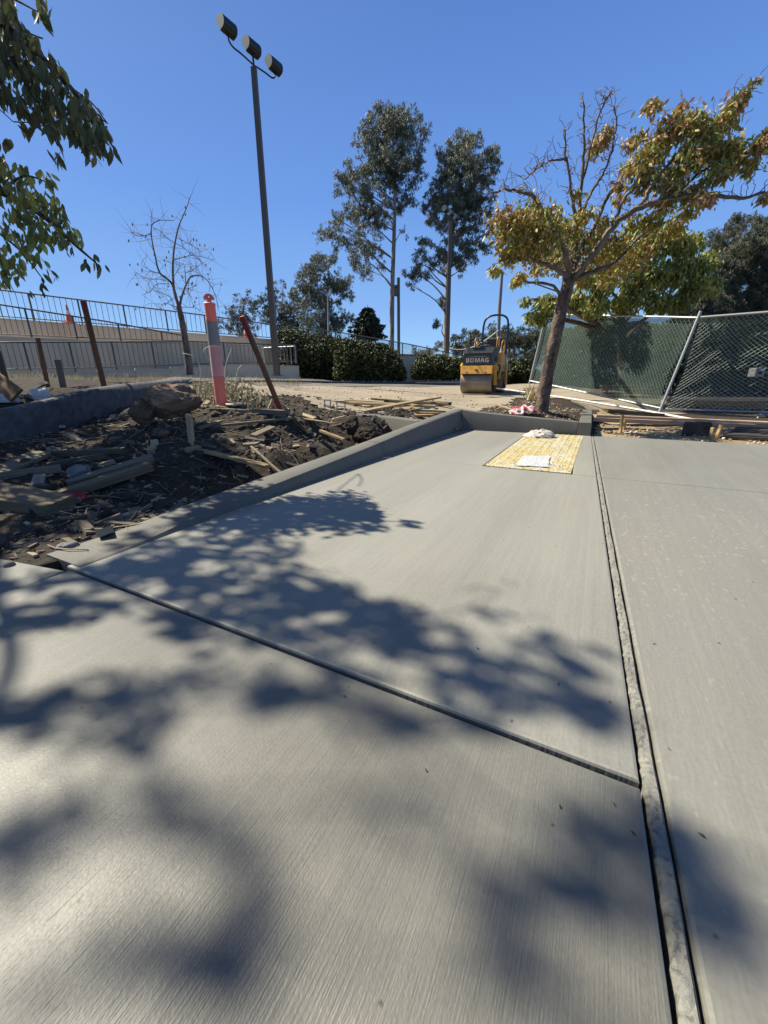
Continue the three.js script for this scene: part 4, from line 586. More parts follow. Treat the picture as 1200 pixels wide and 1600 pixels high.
const SHADE = [
  // middle patch on the far slab
  [300, 850, .3, .3, 5.2, 151], [380, 870, .28, .2, 5.4, 94], [210, 905, .25, .18, 5.4, 75], [250, 880, .2, .2, 5.4, 66], [430, 935, .25, .25, 5.6, 105], [350, 960, .2, .2, 5.6, 66], [480, 965, .2, .2, 5.6, 66], [330, 915, .1, .1, 5.5, 18], [450, 880, .12, .12, 5.3, 25], [160, 895, .12, .15, 5.4, 30],
  [590, 955, .12, .2, 6, 30], [640, 970, .1, .16, 6, 20], [620, 1000, .12, .14, 6.2, 21], [690, 1005, .12, .16, 6.2, 24], [760, 1040, .12, .18, 6.4, 28], [840, 985, .06, .14, 6.4, 10], [880, 1080, .11, .2, 6.5, 28], [810, 1090, .1, .2, 6.5, 25], [900, 1020, .06, .1, 6.5, 8], [780, 920, .03, .12, 6, 3], [930, 1120, .05, .1, 6.6, 7], [740, 1090, .06, .1, 6.6, 8], [560, 1040, .06, .1, 6.4, 8],
  [-30, 930, 0.08, 0.07, 5, 4], [-4, 925, 0.08, 0.07, 5, 4], [22, 920, 0.08, 0.07, 5, 4], [48, 915, 0.08, 0.07, 5, 4], [74, 910, 0.08, 0.07, 5, 4], [-30, 1000, 0.07, 0.06, 5.2, 3], [-4, 995, 0.07, 0.06, 5.2, 3], [21, 990, 0.07, 0.06, 5.2, 3], [47, 985, 0.07, 0.06, 5.2, 3], [73, 980, 0.07, 0.06, 5.2, 3], [99, 975, 0.07, 0.06, 5.2, 3], [124, 970, 0.07, 0.06, 5.2, 3], [150, 965, 0.07, 0.06, 5.2, 3], [180, 952, 0.07, 0.06, 5.2, 3], [140, 890, 0.09, 0.09, 5.2, 6], [164, 904, 0.09, 0.09, 5.2, 6], [188, 918, 0.09, 0.09, 5.2, 6], [212, 932, 0.09, 0.09, 5.2, 6], [236, 946, 0.09, 0.09, 5.2, 6], [260, 960, 0.09, 0.09, 5.2, 6], [283, 973, 0.09, 0.09, 5.2, 6], [307, 987, 0.09, 0.09, 5.2, 6], [500, 920, 0.07, 0.1, 5.4, 5], [525, 938, 0.07, 0.1, 5.4, 5], [550, 955, 0.07, 0.1, 5.4, 5], [575, 972, 0.07, 0.1, 5.4, 5],
  // fringe by the long curb
  [560, 760, .35, .12, 3.2, 40], [500, 790, .3, .15, 3.2, 43], [590, 790, .2, .25, 3.2, 48], [440, 800, .25, .15, 3.4, 36], [560, 740, .2, .15, 3.2, 29], [400, 830, .2, .2, 4, 38],
  // near slab
  [-20, 1130, 0.08, 0.07, 6.5, 5], [8, 1124, 0.08, 0.07, 6.5, 5], [36, 1118, 0.08, 0.07, 6.5, 5], [64, 1112, 0.08, 0.07, 6.5, 5], [92, 1106, 0.08, 0.07, 6.5, 5], [120, 1100, 0.08, 0.07, 6.5, 5], [148, 1098, 0.08, 0.07, 6.5, 5], [177, 1095, 0.08, 0.07, 6.5, 5], [205, 1092, 0.08, 0.07, 6.5, 5], [233, 1090, 0.08, 0.07, 6.5, 5], [262, 1088, 0.08, 0.07, 6.5, 5], [270, 1105, 0.06, 0.07, 6.5, 4], [252, 1126, 0.06, 0.07, 6.5, 4], [235, 1148, 0.06, 0.07, 6.5, 4], [218, 1169, 0.06, 0.07, 6.5, 4], [40, 1130, 0.07, 0.07, 6.5, 4], [68, 1137, 0.07, 0.07, 6.5, 4], [96, 1144, 0.07, 0.07, 6.5, 4], [124, 1151, 0.07, 0.07, 6.5, 4], [152, 1158, 0.07, 0.07, 6.5, 4], [-20, 985, 0.08, 0.06, 5.5, 4], [7, 982, 0.08, 0.06, 5.5, 4], [33, 980, 0.08, 0.06, 5.5, 4], [60, 978, 0.08, 0.06, 5.5, 4], [87, 975, 0.08, 0.06, 5.5, 4], [113, 972, 0.08, 0.06, 5.5, 4], [-10, 925, 0.08, 0.06, 5.5, 3], [15, 922, 0.08, 0.06, 5.5, 3], [40, 920, 0.08, 0.06, 5.5, 3], [65, 918, 0.08, 0.06, 5.5, 3], [320, 1050, 0.05, 0.07, 7, 3], [346, 1057, 0.05, 0.07, 7, 3], [372, 1064, 0.05, 0.07, 7, 3], [398, 1071, 0.05, 0.07, 7, 3], [424, 1078, 0.05, 0.07, 7, 3], [450, 1085, 0.05, 0.07, 7, 3], [478, 1089, 0.05, 0.07, 7, 3], [505, 1092, 0.05, 0.07, 7, 3], [532, 1096, 0.05, 0.07, 7, 3], [560, 1100, 0.05, 0.07, 7, 3], [587, 1108, 0.05, 0.07, 7, 3], [613, 1117, 0.05, 0.07, 7, 3], [640, 1125, 0.05, 0.07, 7, 3], [667, 1133, 0.05, 0.07, 7, 3], [693, 1142, 0.05, 0.07, 7, 3], [560, 1130, 0.04, 0.05, 8, 2], [587, 1143, 0.04, 0.05, 8, 2], [613, 1157, 0.04, 0.05, 8, 2], [-30, 1420, 0.045, 0.05, 9, 2], [0, 1402, 0.045, 0.05, 9, 2], [30, 1385, 0.045, 0.05, 9, 2], [60, 1368, 0.045, 0.05, 9, 2], [90, 1350, 0.045, 0.05, 9, 2], [127, 1327, 0.045, 0.05, 9, 2], [163, 1303, 0.045, 0.05, 9, 2], [200, 1280, 0.045, 0.05, 9, 2], [235, 1270, 0.045, 0.05, 9, 2], [270, 1260, 0.045, 0.05, 9, 2], [305, 1250, 0.045, 0.05, 9, 2], [-30, 1350, 0.04, 0.05, 9.5, 2], [2, 1338, 0.04, 0.05, 9.5, 2], [35, 1325, 0.04, 0.05, 9.5, 2], [68, 1312, 0.04, 0.05, 9.5, 2], [340, 1260, 0.035, 0.05, 9, 2], [368, 1292, 0.035, 0.05, 9, 2], [395, 1325, 0.035, 0.05, 9, 2], [422, 1358, 0.035, 0.05, 9, 2], [450, 1390, 0.035, 0.05, 9, 2], [170, 1500, 0.04, 0.06, 9.5, 2], [202, 1515, 0.04, 0.06, 9.5, 2], [235, 1530, 0.04, 0.06, 9.5, 2], [268, 1545, 0.04, 0.06, 9.5, 2], [300, 1560, 0.04, 0.06, 9.5, 2], [336, 1566, 0.04, 0.06, 9.5, 2], [372, 1572, 0.04, 0.06, 9.5, 2], [408, 1578, 0.04, 0.06, 9.5, 2], [444, 1584, 0.04, 0.06, 9.5, 2], [40, 1590, 0.04, 0.05, 9.5, 2], [80, 1580, 0.04, 0.05, 9.5, 2], [120, 1570, 0.04, 0.05, 9.5, 2], [600, 1240, 0.035, 0.05, 9.5, 1], [653, 1247, 0.035, 0.05, 9.5, 1], [707, 1253, 0.035, 0.05, 9.5, 1], [680, 1330, 0.03, 0.05, 10, 1], [720, 1360, 0.03, 0.05, 10, 1], [760, 1390, 0.03, 0.05, 10, 1], [930, 1320, 0.04, 0.06, 7.5, 3], [948, 1336, 0.04, 0.06, 7.5, 3], [965, 1352, 0.04, 0.06, 7.5, 3], [982, 1369, 0.04, 0.06, 7.5, 3], [900, 1400, 0.035, 0.05, 8.5, 2], [927, 1413, 0.035, 0.05, 8.5, 2], [953, 1427, 0.035, 0.05, 8.5, 2], [830, 1480, 0.035, 0.05, 8.5, 2], [843, 1510, 0.035, 0.05, 8.5, 2], [857, 1540, 0.035, 0.05, 8.5, 2], [870, 1570, 0.035, 0.05, 8.5, 2], [900, 1580, 0.035, 0.05, 8.5, 2], [930, 1590, 0.035, 0.05, 8.5, 2], [1060, 1285, 0.045, 0.06, 7.5, 3], [1083, 1309, 0.045, 0.06, 7.5, 3], [1107, 1333, 0.045, 0.06, 7.5, 3], [1130, 1358, 0.045, 0.06, 7.5, 3], [1153, 1382, 0.045, 0.06, 7.5, 3], [1177, 1406, 0.045, 0.06, 7.5, 3], [1100, 1420, 0.045, 0.06, 7.8, 3], [1128, 1438, 0.045, 0.06, 7.8, 3], [1155, 1455, 0.045, 0.06, 7.8, 3], [1182, 1472, 0.045, 0.06, 7.8, 3], [1085, 1340, 0.04, 0.06, 7.8, 3], [1107, 1367, 0.04, 0.06, 7.8, 3], [1128, 1393, 0.04, 0.06, 7.8, 3], [1100, 1500, 0.035, 0.05, 8.5, 1], [1137, 1520, 0.035, 0.05, 8.5, 1], [1173, 1540, 0.035, 0.05, 8.5, 1],
  // the dirt on the left lies in shade
  ...(() => { const o = []; for (const [x, y, h] of [[40, 720, .05], [120, 700, .1], [200, 720, .05], [60, 770, 0], [150, 770, 0], [240, 760, 0], [330, 740, 0], [20, 820, 0], [110, 820, 0], [200, 800, 0], [280, 790, -.05], [360, 770, -.05], [300, 720, .05], [400, 720, .05], [380, 695, .1], [220, 690, .15], [90, 670, .2], [30, 690, .15], [160, 650, .3], [460, 720, 0], [500, 700, .05], [430, 745, -.05], [300, 690, .15], [250, 645, .35], [340, 680, .2], [50, 650, .3], [120, 630, .35], [480, 690, .1], [440, 690, .1]]) o.push([x, y, .42, .26, 3.6 + (x * 7 % 5) * .35, y > 790 ? 190 : 340, h]); return o; })(),
];

// ---------------------------------------------------------------- vegetation
// a leaf: pointed oval, folded along its rib and drooping; length 1 along -y
function leafGeo(w = .42, fold = .12, bend = .18) {
  const st = [[0, 0, 0], [.12, .55, .02], [.4, 1, .06], [.7, .72, .35], [1, 0, 1]], pos = [], idx = [];
  for (const [l, k, b] of st) { const y = -l, z = b * bend; pos.push(-w / 2 * k, y, z + fold * w * k, 0, y, z, w / 2 * k, y, z + fold * w * k); }
  for (let i = 0; i < 4; i++) { const a = i * 3; for (const q of [0, 1]) idx.push(a + q, a + q + 1, a + q + 3, a + q + 1, a + q + 4, a + q + 3); }
  const g = new THREE.BufferGeometry(); g.setAttribute('position', new THREE.Float32BufferAttribute(pos, 3)); g.setAttribute('uv', new THREE.Float32BufferAttribute(new Array(pos.length / 3 * 2).fill(0), 2)); g.setIndex(idx); g.computeVertexNormals(); return g;
}
const leafG = leafGeo();
function sprig(n, w, seed, spread = 1) { const r = rng(seed), gs = []; for (let i = 0; i < n; i++) { const g = leafGeo(w, .1, .2); g.scale(.9, .9, .9); g.rotateX((r() - .5) * 1.6 * spread); g.rotateZ((r() - .5) * 2.4 * spread); g.rotateY(r() * 6.28); g.translate((r() - .5) * .7, (r() - .5) * .7, (r() - .5) * .7); gs.push(g); } return merge(gs); }
const leafMat = (t = .35, rough = .55) => mat([1, 1, 1], rough, { transmission: t, thickness: 0, ior: 1.35 });
const Q = new THREE.Quaternion(), E3 = new THREE.Euler();
function instanced(parent, name, geo, m, list, stuff = true) {          // list: {p, e, s, c}
  const o = new THREE.InstancedMesh(geo, m, list.length), M4 = new THREE.Matrix4(); const off = V(0, 0, 0); if (parent !== scene) off.copy(parent.position);
  list.forEach((l, i) => { M4.compose(l.p.clone().sub(off), Q.setFromEuler(E3.set(...l.e, 'YXZ')), V(l.s, l.s, l.s)); o.setMatrixAt(i, M4); if (l.c) o.setColorAt(i, l.c); });
  o.name = parent === scene ? nm(name) : pname(parent, name); if (stuff) o.userData.kind = 'stuff'; o.castShadow = o.receiveShadow = true; parent.add(o); return o;
}
const pick = (pal, r) => { const [a, b] = [pal[Math.floor(r() * pal.length)], .75 + .5 * r()]; return lin(a[0] * b, a[1] * b, a[2] * b); };
function ball(r) { let x, y, z, q; do { x = r() * 2 - 1; y = r() * 2 - 1; z = r() * 2 - 1; q = x * x + y * y + z * z; } while (q > 1); return V(x, y, z); }
// leaves spread through clumps given as [px, py, F, radius px]
function clumpLeaves(clumps, seed, o) {
  const r = rng(seed), out = [];
  for (const [px, py, F, R, pal2, dens = 1] of clumps) {
    const c = D(px, py, F), dep = pr(c)[2], rad = R * dep / FOC, n = Math.round(R * R * o.k * dens), pal = pal2 || o.pal, tilt = (r() - .5) * .8;
    for (let i = 0; i < n; i++) { const b = ball(r); b.multiplyScalar(.55 + .45 * b.length() ** .5); if (o.loose && r() < o.loose) b.multiplyScalar(1.2 + .9 * r()); const p = c.clone().add(V(b.x * rad, b.y * rad * (o.flat || .85), b.z * rad * (o.deep || 1))); out.push({ p, e: [(r() - .5) * (o.droop || 1.4), r() * 6.283, (r() - .5) * (o.droop || 1.4) + tilt], s: o.size * (.6 + .7 * r()), c: pick(o.mixp && r() < o.mixp ? o.pal : pal, r) }); }
  }
  return out;
}
// limbs to clumps from a trunk polyline
function limbsTo(trunk, clumps, seed, r0, seg = 5, part1 = 1) {
  const r = rng(seed), gs = [];
  for (const [px, py, F, R] of clumps) {
    if (r() > part1) continue;
    const c = D(px, py, F); let best = trunk[0], bd = 1e9;
    for (const q of trunk) { if (q.y > c.y - .02 * Math.abs(c.y)) continue; const d = q.distanceTo(c) * (1 + .6 * Math.max(0, .55 - (c.y - q.y) / (q.distanceTo(c) + .01))); if (d < bd) { bd = d; best = q; } }
    const L = best.distanceTo(c), m1 = best.clone().lerp(c, .4).add(V((r() - .5) * L * .18, L * .06, (r() - .5) * L * .18)), m2 = best.clone().lerp(c, .75).add(V((r() - .5) * L * .15, L * .07, (r() - .5) * L * .15));
    const cv = curve([best, m1, m2, c], 9); gs.push(limb(cv, cv.map((_, i) => r0 * Math.min(1, L * .18 + .3) * (1 - i / 9 * .85) + .001), seg, false));
    const rad = R * pr(c)[2] / FOC; for (let k = 0; k < 5; k++) { const b = ball(r).multiplyScalar(rad * .95); const s = cv[5 + k % 4]; gs.push(limb([s, s.clone().lerp(c.clone().add(b), .5).add(V((r() - .5) * rad * .2, rad * .1, 0)), c.clone().add(b)], [r0 * .22, r0 * .14, r0 * .05], 4, false)); }
  }
  return gs;
}
// --- distant trees
const eucLeaf = leafMat(.25, .6), eucG = sprig(6, .16, 901), tuftG = sprig(5, .5, 903), hedgeLeaf = leafMat(.25, .5), dryM = mat([.5, .42, .27], .9, { transmission: .25, thickness: 0 });
const palEuc = [[.15, .165, .1], [.19, .2, .125], [.11, .13, .085], [.24, .245, .17], [.17, .155, .11]], palWood = [[.085, .095, .05], [.11, .11, .06], [.07, .08, .05], [.12, .11, .075]], palHedge = [[.06, .075, .018], [.09, .1, .026], [.04, .052, .015], [.14, .145, .04], [.025, .034, .012]];
function bigTree(name, label, trunkPts, trunkR, clumps, F, seed, o) {
  const tr = trunkPts.map(([x, y, f]) => D(x, y, f ?? F)), t = thing(name, label, 'tree', tr[0], o.group), cl = clumps.map(([x, y, R, d]) => [x, y, F + (rng(seed + x * 3 + y)() - .5) * (o.dz || 6), R, null, d ?? 1]);
  const fine = curve(tr, 24), n = fine.length; wpart(t, 'trunk', limb(fine, fine.map((_, i) => mix(trunkR, trunkR * .18, i / (n - 1))), 9), o.bark || M.barkEuc);
  wpart(t, 'limbs', limbsTo(fine, cl, seed, trunkR * .24), o.bark || M.barkEuc);
  const rs = rng(seed + 5), sub = []; for (let [x, y, f, R, , d] of cl) { R *= 1.28; const n = Math.max(3, Math.round(R * R * .036)); for (let i = 0; i < n; i++) { const b = ball(rs); sub.push([x + b.x * R, y + b.y * R * .9, f + b.z * R * f / 650, R * .15 + 2.2 + 2.4 * rs(), null, d]); } }
  wpart(t, 'twigs', sub.filter((_, i) => i % 3 === 0).map(([x, y, f, R]) => { const a = D(x, y, f), q = cl.reduce((m, c) => Math.hypot(c[0] - x, c[1] - y) < Math.hypot(m[0] - x, m[1] - y) ? c : m), b = D(q[0], q[1] + q[3] * .4, q[2]); return limb([b, a], [.035, .012], 3, false); }), o.bark || M.barkEuc).userData.kind = 'stuff';
  instanced(t, 'crown', o.geo || eucG, eucLeaf, clumpLeaves(sub, seed + 1, { k: (o.k || .6) * (o.bark ? .5 : .38), size: (o.size || .8) * .6, pal: o.pal || palEuc, droop: 1.2, deep: 1.3 }));
  return t;
}
bigTree('eucalyptus_tree', 'tallest eucalyptus with pale bare trunk left of centre', [[611, 575], [612, 540], [613, 450], [616, 360], [617, 300], [615, 240], [612, 195]], .4,
  [[596, 187, 24], [622, 187, 24], [654, 194, 15, .7], [570, 218, 18], [616, 215, 28], [659, 215, 14, .5], [593, 243, 26], [633, 243, 24], [551, 269, 20], [593, 269, 24], [639, 272, 20, .8], [535, 281, 13], [528, 296, 9], [559, 309, 20], [588, 320, 18], [622, 309, 20], [641, 311, 13, .7], [545, 331, 18], [573, 348, 22], [599, 343, 15, .8], [517, 357, 15], [505, 371, 12], [542, 374, 18], [565, 391, 17], [588, 388, 14], [573, 422, 14], [592, 417, 9], [630, 362, 8, .6], [560, 405, 12], [524, 345, 12], [668, 205, 8, .4], [650, 255, 12, .5], [580, 296, 14], [610, 275, 18]], 60, 1001, { k: .62, size: .75 });
bigTree('eucalyptus_tree', 'dark dense eucalyptus right of the tallest one', [[696, 580], [697, 530], [699, 450], [704, 390], [712, 330], [722, 270], [730, 230]], .45,
  [[721, 226, 20], [741, 219, 12], [730, 214, 9], [701, 236, 16], [729, 246, 22], [766, 247, 17], [777, 263, 10], [695, 263, 15], [718, 275, 24], [749, 272, 21], [769, 280, 11], [678, 292, 12], [704, 303, 23], [735, 303, 22], [763, 309, 12], [673, 317, 14], [695, 331, 19], [724, 331, 20], [752, 331, 15], [678, 343, 13], [707, 354, 18], [743, 357, 17], [766, 343, 8, .7], [661, 377, 12], [695, 391, 15], [656, 399, 12], [678, 405, 11], [715, 399, 17], [741, 391, 17], [760, 385, 11], [640, 422, 12], [661, 428, 12], [641, 445, 7], [724, 422, 11], [700, 410, 14], [712, 378, 14], [651, 412, 9], [690, 470, 6, 2], [686, 505, 6, 2], [690, 540, 8, 2]], 60, 1011, { k: .85, size: .75 });
bigTree('eucalyptus_tree', 'rounded eucalyptus left of the tall pair, above the hedge', [[508, 570], [508, 520], [512, 460], [514, 415]], .35, [[500, 414, 20], [481, 430, 18], [529, 438, 18], [510, 455, 26], [474, 458, 18], [545, 466, 11], [490, 486, 26], [535, 496, 16], [515, 508, 20], [520, 396, 11], [545, 490, 9], [462, 480, 12], [498, 525, 16]], 80, 1021, { k: .8, size: .95 });
bigTree('eucalyptus_tree', 'tree right behind the tall bronze light pole', [[440, 560], [440, 500], [442, 450]], .3, [[437, 450, 12], [422, 466, 14], [449, 475, 17], [410, 486, 15], [452, 498, 18], [430, 495, 18], [440, 515, 18], [465, 512, 14]], 86, 1031, { k: .85, size: .95, pal: palWood });
bigTree('eucalyptus_tree', 'smallest tree seen over the railing beside the delineator', [[380, 550], [380, 490], [382, 465]], .25, [[382, 464, 11], [394, 470, 9], [366, 480, 11], [352, 487, 8], [388, 486, 14], [372, 498, 14], [345, 498, 8], [398, 502, 12], [360, 512, 12], [385, 515, 14]], 92, 1041, { k: .8, size: 1, pal: palWood });
for (const [label, tp, cl, seed, F] of [
  ['dark bluish tree rising behind the right woods', [[1130, 560], [1128, 440], [1130, 370]], [[1122, 372, 16], [1142, 352, 14], [1162, 344, 13], [1112, 392, 15], [1135, 385, 20], [1158, 372, 18], [1172, 338, 6]], 1051, 75],
  ['broad dark tree at the right edge above the fence', [[1185, 560], [1180, 450], [1186, 370]], [[1195, 352, 18], [1180, 375, 22], [1160, 400, 24], [1200, 395, 28], [1140, 425, 24], [1175, 440, 30], [1210, 440, 26], [1120, 460, 22], [1150, 475, 26], [1190, 485, 28], [1230, 400, 30], [1225, 460, 26]], 1061, 58],
  ['lower dark tree between the green tree and the right woods', [[1095, 560], [1095, 490]], [[1098, 440, 16], [1085, 465, 20], [1115, 480, 22], [1060, 485, 20], [1090, 500, 22], [1125, 505, 20]], 1071, 50],
]) bigTree('woodland_tree', label, tp, .4, cl, F, seed, { k: .95, size: .75, pal: palWood, bark: M.barkGrey });
{ const far = [[712, 530, 9], [722, 540, 11], [735, 520, 10], [748, 530, 13], [768, 517, 12], [785, 523, 14], [803, 520, 12], [820, 524, 14], [838, 516, 14], [855, 525, 14], [660, 548, 7], [672, 545, 6], [647, 549, 6], [795, 540, 14], [835, 545, 16], [760, 545, 14], [875, 530, 14]];
  far.forEach(([x, y, R], i) => bigTree('distant_tree', ['leftmost of the far trees left of the roll bar', 'low far tree below the leftmost crown', 'far tree crown just left of the roller', 'far tree behind the roller hood', 'far tree left inside the roll bar', 'far tree centred in the roll bar', 'far tree right inside the roll bar', 'far tree just right of the roll bar', 'tall far tree under the gold leaves', 'far tree behind the leaning fence post', 'small far tree in the gap right of the thin pole', 'small far tree nearest the right eucalyptus trunk', 'smallest far tree right of the eucalyptus trunk', 'low far tree behind the roll bar', 'low dark far tree left of the fence', 'low far tree left behind the roller', 'far tree behind the autumn tree trunk'][i], [[x, y + 45], [x, y + 8], [x, y - R * .5]], .35, [[x, y, R], [x - R * .6, y + R * .7, R * .8], [x + R * .6, y + R * .6, R * .8], [x, y + R * 1.3, R * 1.05]], 120 + (i % 5) * 6, 1100 + i * 7, { k: 1.3, size: 1.15, pal: palWood, bark: M.barkGrey, dz: 3 }));
}
{ // conifer
  const F = 46, b = D(576, 560, F), t = thing('conifer_tree', 'small dark conifer above the hedge left of the eucalyptus', 'tree', b), top = D(574, 476, F), r = rng(77), list = []; wpart(t, 'trunk', limb([b, top], [.16, .02], 7), M.barkDark); const gs = [];
  for (let k = 0; k < 26; k++) { const f = k / 26, y = mix(484, 533, f), w = (5 + 29 * f ** .9) * (.6 + .5 * r()), c = D(575, y, F), a = r() * 6.28; for (let j = 0; j < 5; j++) { const an = a + j * 1.256, L = w * .075 * (.6 + .5 * r()), e = c.clone().add(V(Math.cos(an) * L, .18 * L, Math.sin(an) * L)); gs.push(limb([c, e], [.03, .008], 4, false)); for (let q = 0; q < 16; q++) { const p = c.clone().lerp(e, .15 + .85 * r()); list.push({ p: p.add(V((r() - .5) * .3, (r() - .5) * .15, (r() - .5) * .3)), e: [(r() - .5) * 2, an, r() * 2], s: .34 * (.6 + .6 * r()), c: pick([[.035, .05, .03], [.05, .065, .035], [.025, .035, .025]], r) }); } } }
  wpart(t, 'limbs', gs, M.barkDark); instanced(t, 'crown', tuftG, eucLeaf, list);
}
// --- hedges across the lot: outline of tops in pixels
function hedge(label, prof, bottom, F, depth, seed, k = 1) {
  const r = rng(seed), P0 = poly(prof), b = D((prof[0][0] + prof[prof.length - 1][0]) / 2, bottom, F), t = thing('hedge', label, 'hedge', b), list = [], stems = [];
  for (let px = prof[0][0]; px < prof[prof.length - 1][0]; px += 1.6) {
    const top = P0(px)[1];
    for (let i = 0; i < 130 * k; i++) { const f = r(), z = r(), bulge = Math.sin(Math.PI * clamp(.15 + .8 * f)), y = mix(bottom, top + 5 * (vnoise(px * .12, 3, seed) + vnoise(px * .4, 7, seed) - .8), f ** .8), q = D(px + (r() - .5) * 6, y, F - depth * .5 * bulge + z * depth); const lump = .35 * (vnoise(q.x * 2.2, q.y * 2.2, seed + 5) - .5); q.z += lump * 1.5; list.push({ p: q, e: [(r() - .5) * 2.2, r() * 6.28, (r() - .5) * 2.2], s: .11 * (.6 + .7 * r()), c: pick(palHedge, r) }); }
    if (r() < .12) { const a = D(px, bottom + 3, F), c = D(px + (r() - .5) * 14, mix(bottom, top, .7), F + (r() - .5) * depth * .5); stems.push(limb([a, a.clone().lerp(c, .5).add(V((r() - .5) * .2, 0, 0)), c], [.04, .03, .012], 5, false)); }
  }
  wpart(t, 'stems', stems, M.barkDark); instanced(t, 'foliage', tuftG, hedgeLeaf, list);
}
hedge('tall dark hedge running right from the ramp end', [[430, 520], [446, 508], [470, 516], [500, 522], [520, 526], [540, 528]], 594, 24.5, 2.2, 2001);
hedge('rounded hedge between the tall hedge and the tan wall', [[524, 535], [545, 528], [575, 532], [600, 538], [618, 545], [626, 562], [632, 580]], 594, 22.8, 1.8, 2011);
hedge('low hedge left of the roller', [[646, 572], [655, 556], [680, 552], [705, 560], [730, 556], [748, 566]], 593, 24, 1.6, 2021, .8);
hedge('sunlit shrubs right behind the roller', [[783, 578], [800, 562], [822, 560], [838, 575], [846, 588]], 600, 21, 1.4, 2031, .8);
hedge('dark shrubs behind the green screen', [[850, 540], [880, 512], [920, 506], [980, 502], [1040, 505], [1090, 498], [1150, 500], [1230, 490]], 618, 17, 1.6, 2041, .6);
// --- the two autumn trees
const palA = [[.42, .38, .09], [.46, .38, .1], [.3, .34, .08], [.5, .32, .11], [.22, .27, .06], [.44, .22, .11], [.26, .32, .07]], palRed = [[.5, .26, .15], [.54, .36, .14], [.46, .35, .14], [.4, .2, .13]], palGold = [[.54, .41, .08], [.46, .4, .09], [.55, .34, .09], [.32, .32, .07]], palG = [[.34, .36, .07], [.42, .42, .1], [.25, .28, .06], [.48, .44, .13], [.18, .2, .05]];
const leafAutumn = leafMat(.5, .6);
const leafParts = (t, list, m, most, view) => {                          // the leaves that show largest are parts, the rest one mass
  const scored = list.map((l) => { const q = pr(l.p); const inn = q[0] > 0 && q[0] < 1200 && q[1] > 0 && q[1] < 1600; return [inn ? l.s / q[2] : 0, l]; }).sort((a, b) => b[0] - a[0]); const n = Math.min(most, scored.filter((q) => q[0] > 0).length); const mats = new Map();
  for (const [, l] of scored.slice(0, n)) { const o = new THREE.Mesh(leafG, m[Math.floor((l.p.x * 977 + l.p.y * 613) * 7) % m.length + 0] || m[0]); o.name = pname(t, 'leaf'); o.position.copy(l.p).sub(t.position); o.rotation.set(...l.e, 'YXZ'); o.scale.setScalar(l.s); o.castShadow = o.receiveShadow = true; t.add(o); }
  return scored.slice(n).map((q) => q[1]);
};
const tintMats = (pal, tr, ro) => pal.map((c) => mat(c, ro, { transmission: tr, thickness: 0, ior: 1.35 }));
